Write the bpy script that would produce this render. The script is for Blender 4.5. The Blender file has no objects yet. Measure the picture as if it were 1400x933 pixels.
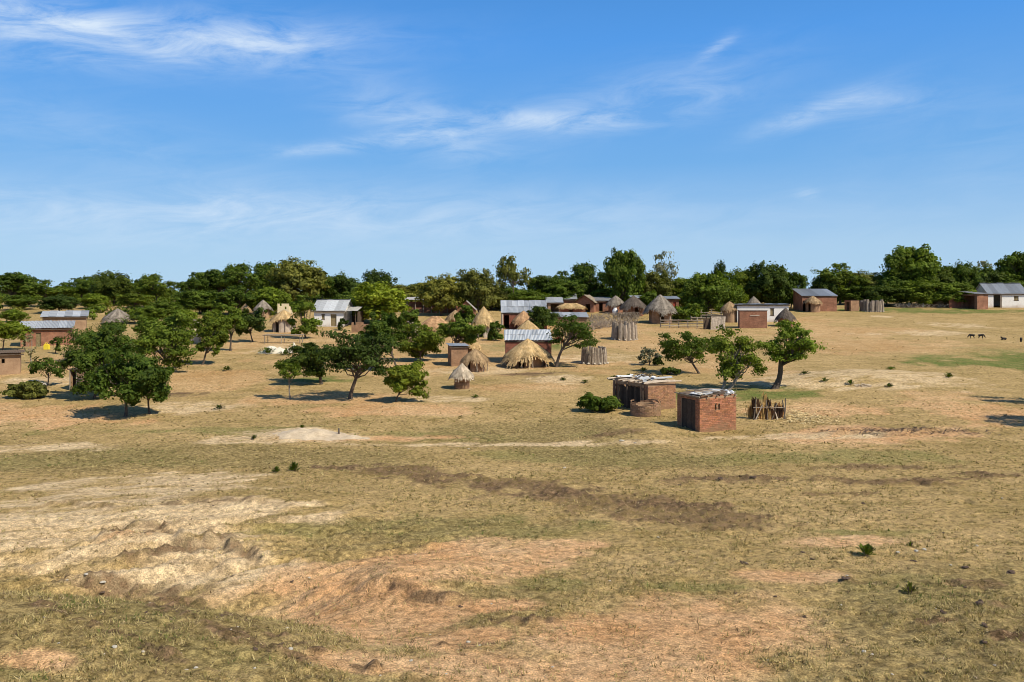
import bpy, math, random
import numpy as np
from mathutils import Vector
S = bpy.context.scene
COL = S.collection
R = math.radians

# ------------------------------------------------------------------ camera, sky, sun, exposure
F = 1100.0                 # focal length in photograph pixels (1400 wide)
HOR = 405.0                # row of the horizon
ZC = 7.0                   # camera height
cam_d = bpy.data.cameras.new('camera')
cam = bpy.data.objects.new('camera', cam_d); COL.objects.link(cam)
cam.location = (0, 0, ZC); cam.rotation_euler = (R(90), 0, 0)
cam_d.sensor_width = 36.0; cam_d.lens = 36.0 * F / 1400.0
cam_d.shift_y = -(466.5 - HOR) / 1400.0
cam_d.clip_start = 0.1; cam_d.clip_end = 20000
S.camera = cam
SUN_EL, SUN_AZ = R(46), R(126)          # azimuth clockwise from +Y
S.view_settings.view_transform = 'Standard'; S.view_settings.look = 'None'
S.view_settings.exposure = 0.12; S.view_settings.gamma = 1.0
S.view_settings.use_curve_mapping = False
S.cycles.max_bounces = 6; S.cycles.diffuse_bounces = 3; S.cycles.transmission_bounces = 3
S.cycles.use_denoising = True; S.cycles.filter_width = 0.9

def N(nt, typ, **kw):
    n = nt.nodes.new(typ)
    for k, v in kw.items(): setattr(n, k, v)
    return n
def math_n(nt, op, a, b=None, c=None, clamp=False):
    n = nt.nodes.new('ShaderNodeMath'); n.operation = op; n.use_clamp = clamp
    for i, x in enumerate((a, b, c)):
        if x is None: continue
        if isinstance(x, (int, float)): n.inputs[i].default_value = x
        else: nt.links.new(x, n.inputs[i])
    return n.outputs[0]
def mixc(nt, fac, a, b, blend='MIX'):
    n = nt.nodes.new('ShaderNodeMix'); n.data_type = 'RGBA'; n.blend_type = blend
    for i, x in ((0, fac), (6, a), (7, b)):
        if isinstance(x, (int, float)): n.inputs[i].default_value = x
        elif isinstance(x, (tuple, list)): n.inputs[i].default_value = tuple(x) + (1,) * (4 - len(x))
        else: nt.links.new(x, n.inputs[i])
    return n.outputs[2]
def ramp(nt, fac, stops):
    n = nt.nodes.new('ShaderNodeValToRGB'); cr = n.color_ramp
    while len(cr.elements) < len(stops): cr.elements.new(0.5)
    for e, (p, c) in zip(cr.elements, stops):
        e.position = p; e.color = (c, c, c, 1) if isinstance(c, (int, float)) else tuple(c) + (1,)
    nt.links.new(fac, n.inputs[0]); return n.outputs[0]
def noise(nt, vec, scale, detail=4, rough=0.55, dist=0.0):
    n = nt.nodes.new('ShaderNodeTexNoise')
    n.inputs['Scale'].default_value = scale; n.inputs['Detail'].default_value = detail
    n.inputs['Roughness'].default_value = rough; n.inputs['Distortion'].default_value = dist
    if vec is not None: nt.links.new(vec, n.inputs['Vector'])
    return n.outputs['Fac']

W = bpy.data.worlds.new('World'); S.world = W; W.use_nodes = True
nt = W.node_tree; nt.nodes.clear()
out = N(nt, 'ShaderNodeOutputWorld'); bg = N(nt, 'ShaderNodeBackground'); nt.links.new(bg.outputs[0], out.inputs[0])
sky = N(nt, 'ShaderNodeTexSky'); sky.sky_type = 'NISHITA'; sky.sun_disc = False
sky.sun_elevation = SUN_EL; sky.sun_rotation = SUN_AZ
sky.air_density = 1.0; sky.dust_density = 0.6; sky.ozone_density = 2.2; sky.altitude = 1200
hsv = N(nt, 'ShaderNodeHueSaturation'); hsv.inputs['Saturation'].default_value = 1.22; hsv.inputs['Value'].default_value = 1.25
nt.links.new(sky.outputs[0], hsv.inputs['Color'])
tc = N(nt, 'ShaderNodeTexCoord'); sx = N(nt, 'ShaderNodeSeparateXYZ'); nt.links.new(tc.outputs['Generated'], sx.inputs[0])
az = math_n(nt, 'ARCTAN2', sx.outputs[0], sx.outputs[1]); el = math_n(nt, 'ARCSINE', sx.outputs[2])
cv = N(nt, 'ShaderNodeCombineXYZ'); nt.links.new(az, cv.inputs[0])
el4 = math_n(nt, 'MULTIPLY', el, 4.0); sh = math_n(nt, 'MULTIPLY_ADD', az, -0.35, el4); nt.links.new(sh, cv.inputs[1])
n1 = noise(nt, cv.outputs[0], 9.0, 9, 0.64, 0.6); n2 = noise(nt, cv.outputs[0], 2.2, 3, 0.5, 0.2)
# wisps of cirrus: azimuth, elevation, half widths, tilt, strength
def pol(u, v): 
    x = (u - 700) / F; z = (HOR - v) / F
    return math.atan2(x, 1), math.atan2(z, math.hypot(x, 1))
acc = None
for (u, v, hu, hv, tilt, st) in ((190, 52, 260, 34, 0.06, .62), (30, 14, 110, 18, 0.0, .6), (330, 62, 120, 22, 0.12, .25),
        (490, 198, 120, 9, 0.14, .55), (565, 165, 110, 40, -0.3, .42), (750, 165, 130, 13, -0.03, .55),
        (860, 135, 170, 36, 0.2, .3), (960, 135, 70, 18, .1, .25), (1115, 153, 70, 13, 0.28, .62), (1190, 140, 70, 13, 0.03, .55), (980, 66, 22, 9, 0.5, .6),
        (1104, 266, 14, 7, 0.0, .4), (180, 290, 480, 30, 0.02, .5), (700, 310, 600, 40, 0.0, .16), (130, 190, 260, 40, -0.15, .16),
        (1330, 170, 180, 60, -.1, .12)):
    a0, e0 = pol(u, v); wa = hu / F; we = hv / F
    da = math_n(nt, 'SUBTRACT', az, a0); de = math_n(nt, 'SUBTRACT', el, e0)
    t2 = math_n(nt, 'MULTIPLY_ADD', da, -tilt, de)
    q = math_n(nt, 'ADD', math_n(nt, 'POWER', math_n(nt, 'ABSOLUTE', math_n(nt, 'DIVIDE', da, wa)), 2.0),
               math_n(nt, 'POWER', math_n(nt, 'ABSOLUTE', math_n(nt, 'DIVIDE', t2, we)), 2.0))
    g = math_n(nt, 'MULTIPLY', math_n(nt, 'EXPONENT', math_n(nt, 'MULTIPLY', q, -1.0)), st * 1.12)
    acc = g if acc is None else math_n(nt, 'ADD', acc, g)
front = math_n(nt, 'GREATER_THAN', sx.outputs[1], 0.0)
# same thin cirrus elsewhere round the sky
back = math_n(nt, 'MULTIPLY', math_n(nt, 'SUBTRACT', 1.0, front), 0.22)
acc = math_n(nt, 'MULTIPLY_ADD', acc, front, back)
streak = math_n(nt, 'MULTIPLY', ramp(nt, n1, ((0.36, 0.08), (0.64, 1.0))), ramp(nt, n2, ((0.3, 0.5), (0.6, 1.0))))
cm = math_n(nt, 'MULTIPLY', acc, streak, clamp=True)
cm = math_n(nt, 'MULTIPLY', cm, math_n(nt, 'GREATER_THAN', sx.outputs[2], 0.0))
# colour gradient laid over the sky texture; zenith darkened above view to deepen shadows
veil = ramp(nt, sx.outputs[2], ((0.0, 0.95), (0.25, 0.9), (0.9, 0.8)))
tinted = mixc(nt, 1.0, hsv.outputs[0], (0.95, 1.4, 1.85), 'MULTIPLY')
KS = 1 / (0.08 * 1.087)
grad = ramp(nt, sx.outputs[2], ((0.0, (.44, .63, .82)), (0.06, (.40, .60, .815)), (0.16, (.18, .43, .79)), (0.30, (.095, .335, .80)), (0.5, (.048, .19, .50)), (0.9, (.028, .095, .27))))
gsc = N(nt, 'ShaderNodeVectorMath', operation='SCALE'); gsc.inputs['Scale'].default_value = KS; nt.links.new(grad, gsc.inputs[0])
col0 = mixc(nt, veil, tinted, gsc.outputs[0])
col = mixc(nt, cm, col0, (8.6, 9.9, 11.3))
nt.links.new(col, bg.inputs[0]); bg.inputs[1].default_value = 0.08

sun_d = bpy.data.lights.new('sun', 'SUN'); sun = bpy.data.objects.new('sun', sun_d); COL.objects.link(sun)
sun_d.energy = 5.0; sun_d.angle = R(0.5); sun_d.color = (1.0, 0.935, 0.80)
to_sun = Vector((math.sin(SUN_AZ) * math.cos(SUN_EL), math.cos(SUN_AZ) * math.cos(SUN_EL), math.sin(SUN_EL)))
sun.rotation_euler = to_sun.to_track_quat('Z', 'Y').to_euler(); sun.location = to_sun * 100

# ------------------------------------------------------------------ noise and terrain
def _hash(ix, iy, seed):
    h = (ix.astype(np.int64) * 374761393 + iy.astype(np.int64) * 668265263 + seed * 974634777) & 0xFFFFFFFF
    h = ((h ^ (h >> 13)) * 1274126177) & 0xFFFFFFFF
    h = (h ^ (h >> 16)) & 0xFFFF
    return h / 32767.5 - 1.0
def vnoise(x, y, seed=0):
    ix = np.floor(x); iy = np.floor(y); fx = x - ix; fy = y - iy
    fx = fx * fx * (3 - 2 * fx); fy = fy * fy * (3 - 2 * fy)
    a = _hash(ix, iy, seed); b = _hash(ix + 1, iy, seed); c = _hash(ix, iy + 1, seed); d = _hash(ix + 1, iy + 1, seed)
    return (a * (1 - fx) + b * fx) * (1 - fy) + (c * (1 - fx) + d * fx) * fy
def fbm(x, y, seed=0, octv=4, gain=0.5):
    s = 0; amp = 1.0; tot = 0
    for i in range(octv):
        s = s + amp * vnoise(x, y, seed + i * 17); tot += amp; amp *= gain
        x = x * 2.03 + 11.7; y = y * 2.03 - 5.1
    return s / tot
def sstep(a, b, t):
    t = np.clip((t - a) / (b - a), 0, 1); return t * t * (3 - 2 * t)

_rows = ((-40, -3.0), (-6, -3.4), (2, -4.0), (6, -4.45), (10, -4.80), (13, -5.22), (18, -5.65), (23, -6.02), (28, -6.29), (33, -6.43), (38, -6.46), (44, -6.28),
         (52, -5.91), (60, -5.51), (68, -5.13), (78, -4.61), (95, -3.71), (110, -2.8), (125, -1.70), (140, -1.02), (160, -0.75),
         (200, -0.8), (400, -1.5), (3000, -5), (9000, -12))
_yy = np.concatenate([np.arange(-40, 200, 0.5), np.geomspace(200, 9000, 200)])
_zz = np.interp(_yy, [r[0] for r in _rows], [r[1] for r in _rows])
_k = np.exp(-0.5 * (np.arange(-12, 13) / 5.0) ** 2); _k /= _k.sum()
_sm = np.convolve(np.pad(_zz[:480], 12, mode='edge'), _k, 'valid'); _zz[:470] = _sm[:470]
GULLY = [(-13.5, 16.2, -7.6, 15.3, 1.5, -.30), (-7.6, 15.3, -4.6, 14.6, 1.4, -.30), (-4.6, 14.6, -2.2, 12.9, 1.3, -.26), (-12, 12.6, -4.2, 11.0, 1.8, .22)]
BUMPS = []                     # (x, y, rx, ry, height)
def base_h(x, y):
    x = np.asarray(x, float); y = np.asarray(y, float)
    z = np.interp(y, _yy, _zz) + ZC
    z = z + 0.30 * fbm(x / 22, y / 22, 3, 2) * sstep(14, 40, y)
    # roadside bank at the lower left, the gully behind it
    for (ax, ay, bx, by, w, h) in GULLY:
        dx, dy = bx - ax, by - ay; t_ = np.clip(((x - ax) * dx + (y - ay) * dy) / (dx * dx + dy * dy), 0, 1); z = z + h * np.exp(-(((x - ax - t_ * dx) ** 2 + (y - ay - t_ * dy) ** 2) / w ** 2))
    z = z + 0.55 * np.exp(-((x + 8.5) / 4.2) ** 2 - ((y - 10.0) / 3.6) ** 2)
    for (cx, cy, rx, ry, h) in BUMPS:
        q = ((x - cx) / rx) ** 2 + ((y - cy) / ry) ** 2
        z = z + h * np.exp(-q * 1.6)
    return z
def ray(u, v):
    y = np.concatenate([np.arange(5, 170, 0.05), np.arange(170, 600, 1.0)])
    g = base_h((u - 700) / F * y, y); l = ZC - (v - HOR) / F * y
    i = np.argmax(g >= l)
    if i == 0: i = len(y) - 1
    d = y[i]
    return (u - 700) / F * d, d
def at(u, v):
    x, y = ray(u, v); return Vector((x, y, float(base_h(x, y))))
def atd(u, d):
    x = (u - 700) / F * d; return Vector((x, d, float(base_h(x, d))))

for (u, v, hu, hv, h) in ((425, 593, 75, 9, 0.27), (385, 597, 45, 6, 0.10), (1190, 518, 120, 13, 0.5), (1120, 522, 80, 9, 0.25), (870, 592, 90, 16, 0.35),
                          (560, 800, 120, 40, 0.28), (380, 690, 200, 18, 0.22), (180, 740, 90, 12, 0.30), (1330, 850, 120, 40, 0.12), (1380, 488, 90, 14, -0.3), (780, 517, 60, 7, .25)):
    x, y = ray(u, v); y0 = ray(u, v + hv)[1]; y1 = ray(u, v - hv)[1]
    BUMPS.append((x, y, hu / F * y, max(0.4, (y1 - y0) / 2), h))

def patch(u, v, hu, hv):
    x, y = ray(u, v); y0 = ray(u, v + hv)[1]; y1 = ray(u, v - hv)[1]
    return (x, (y0 + y1) / 2, hu / F * y, max(0.14, (y1 - y0) / 2))
PALE = [patch(*p) for p in ((200, 660, 170, 17), (330, 694, 150, 13), (110, 722, 130, 26), (170, 768, 150, 26), (60, 611, 100, 6), (425, 594, 88, 10), (330, 602, 60, 6), (30, 690, 60, 16),
        (1190, 520, 130, 15), (1090, 524, 60, 8), (1100, 597, 120, 4), (1000, 600, 90, 4), (385, 477, 34, 6), (760, 519, 60, 6), (630, 532, 30, 4), (1210, 433, 26, 2), (1310, 445, 60, 4), (610, 546, 50, 4), (250, 560, 70, 8), (1280, 456, 90, 4),
        (800, 490, 100, 6), (650, 508, 70, 5), (560, 515, 30, 6), (60, 520, 60, 6), (760, 608, 260, 3))]
ORNG = [patch(*p) for p in ((655, 762, 170, 20), (500, 835, 150, 34), (400, 805, 120, 22), (880, 850, 140, 30), (1010, 850, 110, 34), (640, 915, 160, 30), (980, 910, 170, 26), (700, 830, 90, 14),
        (1330, 560, 90, 26), (1230, 596, 170, 12), (60, 905, 80, 22), (640, 495, 240, 20), (300, 515, 120, 16), (450, 545, 100, 8), (120, 500, 120, 22), (880, 470, 80, 12), (1200, 475, 150, 12), (1100, 438, 60, 6),
        (430, 458, 120, 9), (560, 470, 160, 14), (760, 450, 200, 9), (1010, 505, 80, 14), (40, 570, 200, 14), (1110, 560, 120, 10), (1150, 740, 120, 8), (1080, 790, 80, 10), (520, 600, 120, 5))]
BROWN = [patch(*p) for p in ((600, 652, 90, 7), (690, 664, 90, 9), (770, 677, 90, 12), (850, 690, 95, 14), (930, 704, 95, 14), (1010, 714, 80, 12), (1250, 662, 80, 2.5), (1140, 676, 60, 3), (1360, 650, 40, 3),
        (600, 814, 46, 4), (700, 852, 70, 5), (650, 880, 50, 5), (1330, 800, 40, 6), (1290, 850, 50, 6), (1380, 870, 50, 10), (1340, 828, 40, 5), (1180, 800, 30, 4), (1170, 640, 90, 3), (1000, 655, 110, 4), (230, 540, 40, 3), (860, 590, 50, 6), (730, 512, 40, 2.5), (480, 640, 60, 3))]
GREEN = [patch(*p) for p in ((1385, 492, 70, 18), (1330, 495, 90, 10), (1395, 500, 60, 14), (100, 830, 190, 34), (250, 890, 160, 30), (1270, 815, 110, 26), (620, 598, 190, 8), (1000, 628, 260, 8), (820, 622, 150, 8), (950, 805, 70, 8), (1060, 540, 100, 8), (560, 720, 220, 16), (150, 630, 220, 12),
        (740, 800, 90, 12), (30, 925, 90, 14), (820, 905, 90, 16), (1180, 728, 150, 6), (430, 520, 60, 6), (300, 590, 200, 5), (720, 475, 60, 8), (1250, 425, 140, 4))]
def streak(pts, hu, hv, n):
    o = []
    for (u0, v0), (u1, v1) in zip(pts[:-1], pts[1:]): o += [patch(u0 + (u1 - u0) * k / n, v0 + (v1 - v0) * k / n, hu, hv) for k in range(n)]
    return o
PALE += [patch(*p) for p in ((60, 745, 80, 24), (250, 765, 110, 20), (330, 785, 70, 16), (230, 715, 120, 14), (90, 665, 90, 12), (420, 700, 70, 8), (260, 740, 70, 14))]
ORNG += [patch(*p) for p in ((560, 790, 130, 22), (420, 780, 90, 16), (780, 745, 60, 6), (150, 735, 70, 12), (850, 880, 160, 24), (600, 880, 110, 20), (1000, 850, 130, 30), (520, 850, 110, 26), (520, 910, 140, 16), (350, 470, 60, 10), (520, 560, 120, 8), (700, 530, 100, 8), (930, 480, 60, 14), (1150, 455, 120, 8))]
BROWN += streak([(228, 740), (300, 745), (352, 759)], 12, 2.2, 6) + streak([(120, 722), (200, 722)], 12, 1.6, 5) + streak([(90, 786), (205, 800)], 10, 1.5, 6) + streak([(180, 760), (330, 735)], 14, 1.2, 6) + streak([(240, 690), (360, 682)], 10, 1.2, 6)
BROWN += streak([(120, 800), (200, 825), (300, 862), (420, 905)], 26, 2.6, 7) + streak([(200, 802), (330, 850), (520, 925)], 22, 2, 7) + streak([(60, 830), (200, 885), (300, 925)], 22, 1.8, 6) + streak([(520, 643), (700, 664), (900, 698), (1060, 722)], 46, 9, 7) + streak([(1000, 655), (1250, 660), (1390, 650)], 36, 1.0, 4)
def mask(plist, x, y, nz):
    m = np.zeros_like(x)
    for (cx, cy, rx, ry) in plist:
        r = np.sqrt(((x - cx) / rx) ** 2 + ((y - cy) / ry) ** 2)
        m = np.maximum(m, np.clip((1.12 - r + nz) * 1.9, 0, 1))
    return m * m * (3 - 2 * m)
def masks(x, y):
    nc = fbm(x / 3.2, y / 3.2, 41, 3); nf = fbm(x / 0.55, y / 0.55, 57, 3); nv = fbm(x / 1.2, y / 1.2, 91, 4)
    nz = 0.75 * nc + 0.45 * nf
    na = fbm((.9 * x + .44 * y) / 1.6, (-.44 * x + .9 * y) / .4, 77, 4)
    pal_ = np.maximum(mask(PALE, x, y, nz), pmask(POLY_PALE, x, y, .9 * na + .6 * nf, .7)) * np.clip(0.92 + 2.0 * na, 0.0, 1); org_ = np.maximum(mask(ORNG, x, y, 0.7 * nc + 0.6 * nv + 0.2 * nf), pmask(POLY_ORNG, x, y, .9 * nv + .5 * nf, .8))
    org_ = org_ * (1 - .5 * sstep(36, 55, y)); pal_ = pal_ * (1 - .15 * sstep(36, 55, y))
    return (pal_, org_, np.maximum(mask(BROWN, x, y, 0.6 * nc + 1.0 * nf), pmask(POLY_BROWN, x, y, 1.5 * nf + 1.1 * nv - .1, .9) * .85), mask(GREEN, x, y, 0.8 * nc + 0.7 * nv) * (.5 + .5 * sstep(38, 50, y)))
def poly(*pts): return np.array([ray(u, v) for u, v in pts])
POLY_PALE = [poly((0, 705), (60, 682), (170, 652), (300, 643), (375, 652), (300, 666), (215, 690), (330, 688), (470, 706), (310, 714), (265, 730), (340, 747), (385, 772), (320, 798), (150, 800), (30, 775), (-60, 765), (-60, 720)),
             poly((1130, 521), (1190, 506), (1290, 508), (1310, 520), (1240, 533), (1130, 534), (1060, 530)), poly((345, 600), (360, 588), (430, 584), (505, 598), (440, 606))]
POLY_ORNG = [poly((340, 772), (480, 765), (600, 746), (760, 742), (830, 756), (760, 774), (620, 790), (650, 815), (610, 850), (540, 872), (440, 852), (380, 828), (290, 802)),
             poly((740, 852), (900, 822), (1080, 826), (1120, 846), (1050, 900), (1000, 950), (760, 950), (560, 950), (600, 888), (760, 890))]
POLY_DARK = [poly((-80, 772), (150, 808), (330, 816), (440, 862), (530, 960), (-80, 960)), poly((1120, 800), (1240, 780), (1480, 770), (1480, 960), (1080, 960), (1130, 860)), poly((560, 815), (640, 800), (760, 800), (690, 850), (820, 890), (600, 884)),
             poly((230, 606), (380, 610), (560, 616), (560, 640), (330, 640), (0, 650), (0, 622)), poly((420, 720), (600, 700), (760, 720), (700, 742), (500, 762), (380, 750)), poly((560, 585), (800, 570), (1000, 640), (800, 640))]
def pmask(pl, x, y, nz, fe):
    m = np.zeros_like(x)
    for P_ in pl:
        sel = (x > P_[:, 0].min() - 2) & (x < P_[:, 0].max() + 2) & (y > P_[:, 1].min() - 2) & (y < P_[:, 1].max() + 2)
        if not sel.any(): continue
        xs, ys = x[sel], y[sel]; ins = np.zeros(len(xs), bool); dm = np.full(len(xs), 9.0)
        for (ax, ay), (bx, by) in zip(P_, np.roll(P_, -1, 0)):
            dx, dy = bx - ax, by - ay; t_ = np.clip(((xs - ax) * dx + (ys - ay) * dy) / (dx * dx + dy * dy + 1e-9), 0, 1); dm = np.minimum(dm, np.hypot(xs - ax - t_ * dx, ys - ay - t_ * dy))
            if dy != 0: ins ^= ((ay > ys) != (by > ys)) & (xs < ax + (ys - ay) / dy * dx)
        m[sel] = np.maximum(m[sel], np.clip(0.5 + np.where(ins, dm, -dm) / fe + nz[sel], 0, 1))
    return m
POLY_BROWN = [poly((490, 638), (560, 640), (700, 656), (860, 680), (1000, 700), (1080, 722), (1030, 730), (900, 717), (760, 694), (640, 668), (540, 648)), poly((890, 655), (1060, 651), (1040, 660), (900, 661))]
def bank_mask(x, y):
    nz = 0.9 * fbm(x / 1.4, y / 1.4, 191, 4) + .4 * fbm(x / .35, y / .35, 193, 2)
    return pmask(POLY_DARK, x, y, nz, 1.2)
CRACKS = []
for pts, wd, dp in (([(225, 738), (262, 746), (300, 742), (332, 752), (352, 760)], .10, .22), ([(120, 722), (165, 716), (200, 724)], .10, .16), ([(20, 770), (90, 786), (140, 798), (205, 800)], .08, .16), ([(265, 705), (320, 694), (352, 690)], .07, .10),
                ([(290, 765), (330, 772), (390, 768)], .07, .12), ([(470, 803), (530, 800), (560, 818), (620, 822)], .10, .14), ([(30, 735), (90, 728), (140, 740)], .07, .12), ([(860, 604), (1000, 606)], .05, .03), ([(1115, 591), (1175, 590), (1240, 594), (1300, 583)], .10, .16), ([(1235, 655), (1290, 668), (1330, 690)], .10, .10)):
    CRACKS.append(([ray(u, v) for u, v in pts], wd, dp))
SCARPS = [([ray(u, v) for u, v in pts], h, w, dc) for pts, h, w, dc in (([(30, 748), (110, 724), (160, 716), (215, 722), (250, 738), (300, 744), (345, 762), (372, 775)], .19, .10, 1.6), ([(40, 790), (120, 792), (190, 806), (300, 806)], .14, .09, .9),
    ([(200, 692), (300, 684), (420, 694)], .10, .10, 1.2), ([(0, 700), (90, 688), (170, 700)], .12, .10, 1.0), ([(470, 806), (520, 800), (560, 818), (640, 824)], .13, .09, .8), ([(1120, 596), (1180, 593), (1240, 597), (1300, 586)], .16, .12, 1.2), ([(150, 750), (240, 765), (330, 776)], .10, .08, .7))]
def scarp(x, y):
    z = np.zeros_like(x); face = np.zeros_like(x)
    for pts, h, w, dc in SCARPS:
        P_ = np.array(pts); sel = (x > P_[:, 0].min() - 2) & (x < P_[:, 0].max() + 2) & (y > P_[:, 1].min() - 2) & (y < P_[:, 1].max() + 6 * dc)
        if not sel.any(): continue
        xs, ys = x[sel], y[sel]; wob = .34 * fbm(xs / .8, ys / .8, 211, 4); ln = np.interp(xs, P_[:, 0], P_[:, 1]); sd = ys - ln + wob * 1.2
        ends = sstep(P_[0, 0] - .2, P_[0, 0] + 1.0, xs) * sstep(P_[-1, 0] + .2, P_[-1, 0] - 1.0, xs) if P_[-1, 0] > P_[0, 0] else 1
        hv = h * (0.85 + .4 * fbm(xs / .6, ys / .6, 213, 2)); z[sel] += hv * sstep(-w, w, sd) * np.exp(-np.maximum(sd, 0) / dc) * ends; face[sel] = np.maximum(face[sel], np.exp(-(sd / (w * 1.1)) ** 2) * ends * np.clip(.6 + 1.2 * fbm(xs / .4, ys / .4, 217, 3), 0, 1))
    return z, face
def terrain(x, y, m=None):
    z = base_h(x, y)
    if m is None: m = masks(x, y)
    p, o, b, g = m
    near = sstep(75, 25, y)
    z = z + near * (0.045 * fbm(x / 0.9, y / 0.9, 7, 3) + 0.028 * np.abs(vnoise(x / .31, y / .27, 15)) * (1 - np.maximum(p, o)) + 0.028 * vnoise(x / 0.13, y / 0.13, 9) * (1 - 0.75 * np.maximum(p, o)))
    clod = np.abs(vnoise(x / 0.35, y / 0.35, 23)) + 0.6 * np.abs(vnoise(x / 0.16, y / 0.16, 25))
    z = z + near * b * 0.12 * (clod - .4)
    aa, bb_ = .9 * x + .44 * y, -.44 * x + .9 * y
    rid = np.abs(fbm(aa / 2.6, bb_ / 0.5, 33, 4)); rl = np.abs(fbm(aa / 1.1, bb_ / 0.22, 35, 3))
    gul = np.exp(-(((x + 8.0) / 7) ** 2 + ((y - 18.0) / 4.5) ** 2) ** 1.5)
    z = z - gul * (0.26 * np.clip(0.30 - rid, 0, 1) * 2.4 + 0.09 * np.clip(0.25 - rl, 0, 1) * 2.5)
    z = z + scarp(x, y)[0]
    for pts, wd, dp in CRACKS:
        wob = 0.22 * vnoise(x / 0.5, y / 0.5, 71)
        dmin = np.full_like(x, 9.0)
        for (ax, ay), (bx, by) in zip(pts[:-1], pts[1:]):
            dx, dy = bx - ax, by - ay; t = np.clip(((x - ax) * dx + (y - ay) * dy) / (dx * dx + dy * dy), 0, 1)
            dmin = np.minimum(dmin, np.hypot(x - ax - t * dx, y + wob - ay - t * dy))
        z = z - dp * np.exp(-(dmin / wd) ** 2)
    return z

# ------------------------------------------------------------------ mesh helpers
def tagp(o, label=None, cat=None, group=None, kind=None):
    if label: o['label'] = label
    if cat: o['category'] = cat
    if group: o['group'] = group
    if kind: o['kind'] = kind
    return o
def thing(name, label, cat, loc, rz=0, group=None):
    o = bpy.data.objects.new(name, None); COL.objects.link(o); o.location = loc; o.rotation_euler = (0, 0, rz)
    o.empty_display_size = 0.3
    return tagp(o, label, cat, group)
class MB:
    def __init__(s): s.v = []; s.f = []; s.uv = []; s.t = []; s.tint = None
    def face(s, pts, uv=None, tint=1.0):
        i = len(s.v); s.v.extend([tuple(p) for p in pts]); s.f.append(tuple(range(i, i + len(pts))))
        if uv is None:
            a, b, c = (Vector(pts[0]), Vector(pts[1]), Vector(pts[2])); n = (b - a).cross(c - a)
            if n.length < 1e-12: uv = [(0, 0)] * len(pts)
            else:
                n.normalize()
                if abs(n.z) > 0.85: uv = [(p[0], p[1]) for p in pts]
                else:
                    t = Vector((0, 0, 1)).cross(n).normalized(); uv = [(Vector(p).dot(t), p[2]) for p in pts]
        s.uv.extend(uv); s.t.extend([tint] * len(pts))
    def box(s, x0, x1, y0, y1, z0, z1, tint=1.0):
        p = [(x0, y0, z0), (x1, y0, z0), (x1, y1, z0), (x0, y1, z0), (x0, y0, z1), (x1, y0, z1), (x1, y1, z1), (x0, y1, z1)]
        for q in ((0, 1, 5, 4), (1, 2, 6, 5), (2, 3, 7, 6), (3, 0, 4, 7), (4, 5, 6, 7), (3, 2, 1, 0)): s.face([p[k] for k in q], tint=tint)
    def obox(s, c, ax, ay, az_, tint=1.0):
        c = Vector(c); ax = Vector(ax); ay = Vector(ay); az_ = Vector(az_)
        p = [c + sx_ * ax + sy * ay + sz * az_ for sz in (-1, 1) for sx_, sy in ((-1, -1), (1, -1), (1, 1), (-1, 1))]
        for q in ((0, 1, 5, 4), (1, 2, 6, 5), (2, 3, 7, 6), (3, 0, 4, 7), (4, 5, 6, 7), (3, 2, 1, 0)): s.face([p[k] for k in q], tint=tint)
    def tube(s, pts, rads, n=6, tint=1.0, cap=True):
        pts = [Vector(p) for p in pts]; rings = []
        for i, p in enumerate(pts):
            d = (pts[min(i + 1, len(pts) - 1)] - pts[max(i - 1, 0)])
            d = d.normalized() if d.length > 1e-9 else Vector((0, 0, 1))
            a = d.cross(Vector((0.31, 0.95, 0.05))).normalized(); b = d.cross(a)
            rings.append([p + rads[i] * (math.cos(2 * math.pi * k / n) * a + math.sin(2 * math.pi * k / n) * b) for k in range(n)])
        L = 0
        for i in range(len(pts) - 1):
            L2 = L + (pts[i + 1] - pts[i]).length
            for k in range(n):
                k2 = (k + 1) % n; c0 = k / n * 2; c1 = (k + 1) / n * 2
                s.face([rings[i][k], rings[i][k2], rings[i + 1][k2], rings[i + 1][k]], [(c0, L), (c1, L), (c1, L2), (c0, L2)], tint)
            L = L2
        if cap: s.face(rings[-1], tint=tint); s.face(rings[0][::-1], tint=tint)
    def build(s, name, mat, parent=None, smooth=False, loc=None):
        me = bpy.data.meshes.new(name); me.from_pydata(s.v, [], s.f)
        ul = me.uv_layers.new(name='UVMap'); ul.data.foreach_set('uv', np.array(s.uv, 'f').ravel())
        if any(isinstance(t, tuple) for t in s.t) or True:
            ca = me.color_attributes.new('tint', 'FLOAT_COLOR', 'CORNER')
            arr = np.ones((len(s.t), 4), 'f')
            arr[:, :3] = [t if isinstance(t, tuple) else (t, t, t) for t in s.t]
            ca.data.foreach_set('color', arr.ravel())
        if smooth: me.polygons.foreach_set('use_smooth', np.ones(len(me.polygons), bool))
        me.materials.append(mat)
        return link(name, me, parent, loc)
def link(name, me, parent=None, loc=None):
    o = bpy.data.objects.new(name, me); COL.objects.link(o)
    if parent is not None: o.parent = parent
    if loc is not None: o.location = loc
    return o
def quads_mesh(name, V, C, mat, k=4):
    """V (n,k,3), C (n,3): separate little faces with one tint each"""
    n = len(V); me = bpy.data.meshes.new(name)
    me.vertices.add(n * k); me.vertices.foreach_set('co', V.astype('f').ravel())
    me.loops.add(n * k); me.loops.foreach_set('vertex_index', np.arange(n * k, dtype=np.int32))
    me.polygons.add(n); me.polygons.foreach_set('loop_start', np.arange(0, n * k, k, dtype=np.int32))
    me.update(calc_edges=True)
    ca = me.color_attributes.new('tint', 'FLOAT_COLOR', 'CORNER')
    arr = np.ones((n * k, 4), 'f'); arr[:, :3] = np.repeat(C, k, axis=0); ca.data.foreach_set('color', arr.ravel())
    me.materials.append(mat); return me

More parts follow.
